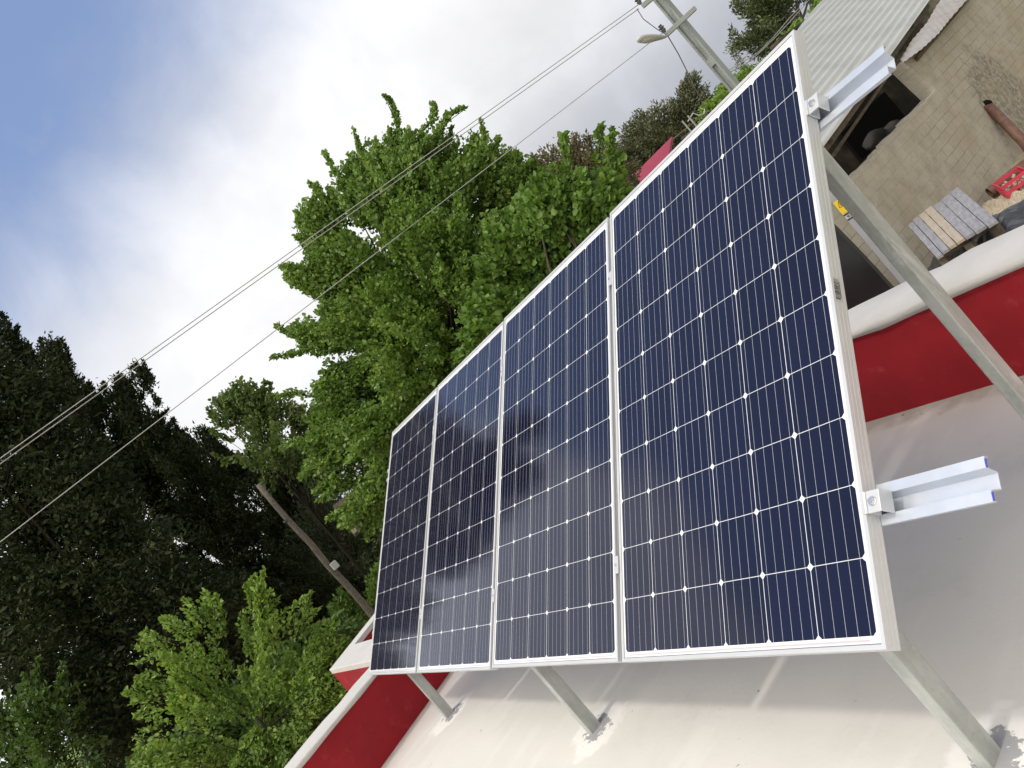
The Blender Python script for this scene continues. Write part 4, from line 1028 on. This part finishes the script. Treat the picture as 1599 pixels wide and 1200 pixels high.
# dark conifers
CB = [(-60, 520), (5, 508), (40, 548), (62, 560), (95, 532), (112, 590), (150, 622), (168, 700), (250, 800), (300, 900), (380, 1000), (480, 1120), (430, 1230), (330, 1240), (180, 1240), (130, 1150), (50, 1090), (-20, 1030), (-80, 960)]
CC = [(150, 622), (178, 618), (205, 596), (236, 574), (246, 640), (258, 668), (300, 700), (380, 800), (430, 870), (520, 980), (480, 1120), (380, 1000), (250, 800), (160, 700)]
CD = [(285, 690), (306, 682), (325, 680), (350, 705), (380, 730), (430, 700), (495, 700), (515, 770), (560, 860), (570, 930), (520, 980), (430, 870), (380, 800), (300, 740)]
conk = dict(aspect=.40, material=l_dark, bark=m_barkd, crad=.27, elong=1.9, upb=.1, shootleaf=260, auto=60, autolen=1.1, group='dark evergreen trees at the left', up=.2)
tree('evergreen_tree', 'tall dark evergreen tree at the far left, crossed by the overhead wires', 'tree', CB, 27, 2300, 190000, .115, thick=2.2, trunk_px=(250, 950), gap=-.2, ns=1.3, trunk_r=.3, nbranch=60,
     shoots=[((30, 580), (28, 510)), ((5, 560), (-5, 505)), ((95, 600), (96, 530)), ((130, 640), (140, 600)), ((60, 590), (70, 548))], **conk)
tree('evergreen_tree', 'dark evergreen tree with a ragged spire right of the tallest dark tree', 'tree', CC, 28, 1250, 105000, .12, thick=2.0, trunk_px=(370, 880), gap=-.16, ns=1.3, trunk_r=.28, nbranch=40,
     shoots=[((215, 640), (232, 578)), ((195, 630), (182, 596)), ((240, 680), (262, 640)), ((170, 650), (160, 610)), ((205, 630), (214, 585)), ((260, 710), (290, 672))], **conk)
tree('evergreen_tree', 'lower dark evergreen tree directly behind the wooden pole', 'tree', CD, 33, 850, 66000, .14, thick=2.0, trunk_px=(480, 880), gap=-.2, ns=1.3, trunk_r=.25, nbranch=30,
     shoots=[((300, 720), (285, 682)), ((330, 720), (325, 672)), ((440, 740), (425, 690)), ((485, 740), (500, 690))], **conk)
# evergreen just outside the left edge of the picture (its reflection darkens the far panels)
def azel(az, el, Dh):
    return np.array([CAM[0]+Dh*math.cos(R(az)), CAM[1]+Dh*math.sin(R(az)), CAM[2]+Dh*math.tan(R(el))])
def rev_tree(name, label, az, Dh, eltop, halfw, n, material, size, group, el0=-8, bulge=.55):
    top_ = azel(az, eltop, Dh); base_ = np.array([top_[0], top_[1], GZ]); H_ = top_[2]-GZ; t = thing(name, base_, label, 'tree', group)
    h_ = rng.uniform(0, 1, n)**.85; ang_ = rng.uniform(0, 2*math.pi, n)
    prof_ = np.interp(h_, [0, .08, .3, .6, .85, 1], [.3, .75, .95, .85, .58, .06])*halfw*(1+.22*np.sin(ang_*3+h_*9)+.12*np.sin(h_*40))
    rad_ = prof_*np.sqrt(rng.uniform(.15, 1, n))
    C = np.stack([rad_*np.cos(ang_), rad_*np.sin(ang_), .8+h_*(H_-.9)], 1); C = C[vnoise(C, .9) > -.07]
    dr = C*np.array([1, 1, 0])+np.array([0, 0, .3]); dr /= np.linalg.norm(dr, axis=1)[:, None]
    per = 60; LC = np.repeat(C, per, 0)+rng.normal(0, .24, (len(C)*per, 3)); LD = np.repeat(dr, per, 0)
    leaves('crown', LC, LD, size, .42, material, t, bright=np.repeat(vnoise(C, 1.7)*.25, per), up=.2)
    br = MB().tube([(0, 0, -.1), (0, 0, H_*.5), (0, 0, H_*.97)], [.07, .05, .01], 8)
    for i in range(26):
        c_ = C[rng.integers(len(C))]; br.tube([(0, 0, c_[2]*.85), c_*.5+np.array([0, 0, c_[2]*.42]), c_], [.03, .02, .008], 5)
    br.build('trunk', m_barkd, t, True); return t
rev_tree('evergreen_tree', 'tallest dark evergreen tree at the outer left edge of the view', -1.8, 23, 28.8, 2.5, 2400, l_dark, .15, 'dark evergreen trees at the left')
# bright bush in front
T4 = [(232, 1005), (268, 990), (300, 955), (345, 950), (385, 940), (405, 925), (425, 965), (468, 955), (512, 1000), (545, 1030), (520, 1090), (470, 1160), (430, 1260), (260, 1280), (240, 1200), (222, 1120), (236, 1070)]
tree('leafy_bush', 'bright yellow-green fruit tree in front of the dark trees, lower left', 'tree', T4, 9.5, 760, 38000, .052, .62, l_lime, m_barkd, (400, 1120), .9, .10,
     [((400, 960), (405, 912)), ((420, 970), (436, 935)), ((300, 990), (297, 938)), ((270, 1010), (240, 988)), ((255, 1060), (214, 1060)), ((250, 1100), (212, 1118)), ((260, 1130), (222, 1140)), ((340, 970), (335, 930)), ((470, 980), (480, 940)), ((240, 1020), (222, 1004))], gap=.28, ns=2.8, trunk_r=.04, nbranch=20, shootleaf=200, auto=70, autolen=.55, elong=2.2)
T7 = [(430, 1040), (490, 1010), (530, 990), (560, 1000), (560, 1060), (480, 1180), (430, 1280), (180, 1280), (240, 1190), (380, 1110)]
tree('leafy_bush', 'shaded green thicket between the yellow-green tree and the red parapet', 'bush', T7, 13, 360, 24000, .10, .6, l_mid, m_bark, (470, 1120), 1.3, .24, (), gap=-.4, ns=1.5, trunk_r=.06, nbranch=16)
T6 = [(470, 800), (500, 775), (545, 765), (590, 790), (605, 850), (600, 950), (570, 985), (515, 985), (470, 930), (452, 870)]
tree('olive_shrub', 'soft grey-green olive tree beside the upper half of the wooden pole', 'tree', T6, 29, 260, 24000, .11, .35, leafmat('soft_olive_leaves', [(.045, .06, .03), (.08, .10, .05), (.13, .15, .08)], .2), m_barkd, (545, 900), 1.3, .3, (), gap=-.35, ns=1.2, trunk_r=.09, nbranch=20)
T6b = [(520, 940), (560, 900), (600, 890), (610, 980), (590, 1010), (540, 1010)]
tree('leafy_bush', 'small bright green bush at the foot of the wooden pole', 'bush', T6b, 27, 90, 6000, .11, .6, l_green, m_bark, (570, 970), .8, .22, (), gap=-.4, ns=1.2, trunk_r=.05, nbranch=8)
T5 = [(-60, 1110), (20, 1095), (60, 1060), (110, 1085), (125, 1140), (150, 1180), (160, 1280), (-60, 1290)]
tree('broadleaf_tree', 'fresh green tree low in the bottom left corner of the view', 'tree', T5, 17, 240, 9500, .10, .7, l_mid, m_barkd, (90, 1240), 1.2, .28, [((90, 1100), (95, 1060)), ((40, 1110), (30, 1075))], gap=.1, ns=1.4, trunk_r=.09, nbranch=24, auto=20)
# olive-grey eucalyptus beyond the pole
E_A = [(1178, -70), (1172, -5), (1150, 22), (1143, 48), (1150, 80), (1176, 92), (1172, 120), (1200, 105), (1245, 60), (1262, 30), (1300, -10), (1330, -70)]
tree('eucalyptus_tree', 'large grey-olive eucalyptus above the near panel corner, beside the shed roof', 'tree', E_A, 32, 420, 62000, .125, .42, l_olive, m_barkp, (1232, 20), 2.0, .42, [((1165, 70), (1140, 48), 0), ((1170, 110), (1142, 40), .4)], gap=-.12, ns=.9, trunk_r=.2, nbranch=30, group='eucalyptus trees beyond the power pole')
E_B = [(976, 265), (984, 222), (1006, 190), (1030, 184), (1052, 176), (1064, 160), (1070, 128), (1084, 140), (1094, 158), (1112, 160), (1118, 180), (1060, 235), (1000, 290)]
tree('eucalyptus_tree', 'grey-brown eucalyptus behind the crimson roof', 'tree', E_B, 36, 230, 34000, .14, .42, leafmat('grey_brown_leaves', [(.08, .085, .05), (.13, .14, .08), (.20, .20, .13)], .2), m_barkp, (1040, 215), 1.8, .42, [((1075, 170), (1073, 124))], gap=-.08, ns=.9, trunk_r=.16, nbranch=26, group='eucalyptus trees beyond the power pole')
E_C = [(838, 300), (845, 262), (872, 243), (905, 232), (935, 236), (962, 262), (985, 275), (985, 320), (900, 330)]
tree('eucalyptus_tree', 'rusty brown treetop showing behind the large-leaved green tree', 'tree', E_C, 24, 140, 18000, .10, .45, l_brown, m_barkp, (910, 310), 1.2, .3, (), gap=-.15, ns=1.0, trunk_r=.12, nbranch=16, group='eucalyptus trees beyond the power pole')
H_A = [(1112, 175), (1138, 150), (1165, 128), (1200, 100), (1250, 50), (1290, 5), (1320, -20), (1300, 40), (1200, 160), (1120, 220)]
tree('leafy_bush', 'yellow-green shrubs on the hillside along the top of the near panel', 'bush', H_A, 30, 240, 24000, .15, .6, l_lime, m_bark, (1210, 110), 1.2, .40, (), gap=-.5, ns=1.0, trunk_r=.08, nbranch=12)
H_B = [(1055, 245), (1080, 205), (1110, 185), (1130, 150), (1150, 140), (1150, 180), (1080, 260)]
tree('leafy_bush', 'small green shrubs between the timber canopy and the power pole', 'bush', H_B, 40, 90, 6000, .24, .6, l_lime, m_bark, (1120, 200), 1.2, .42, (), gap=-.5, ns=1.0, trunk_r=.08, nbranch=8)
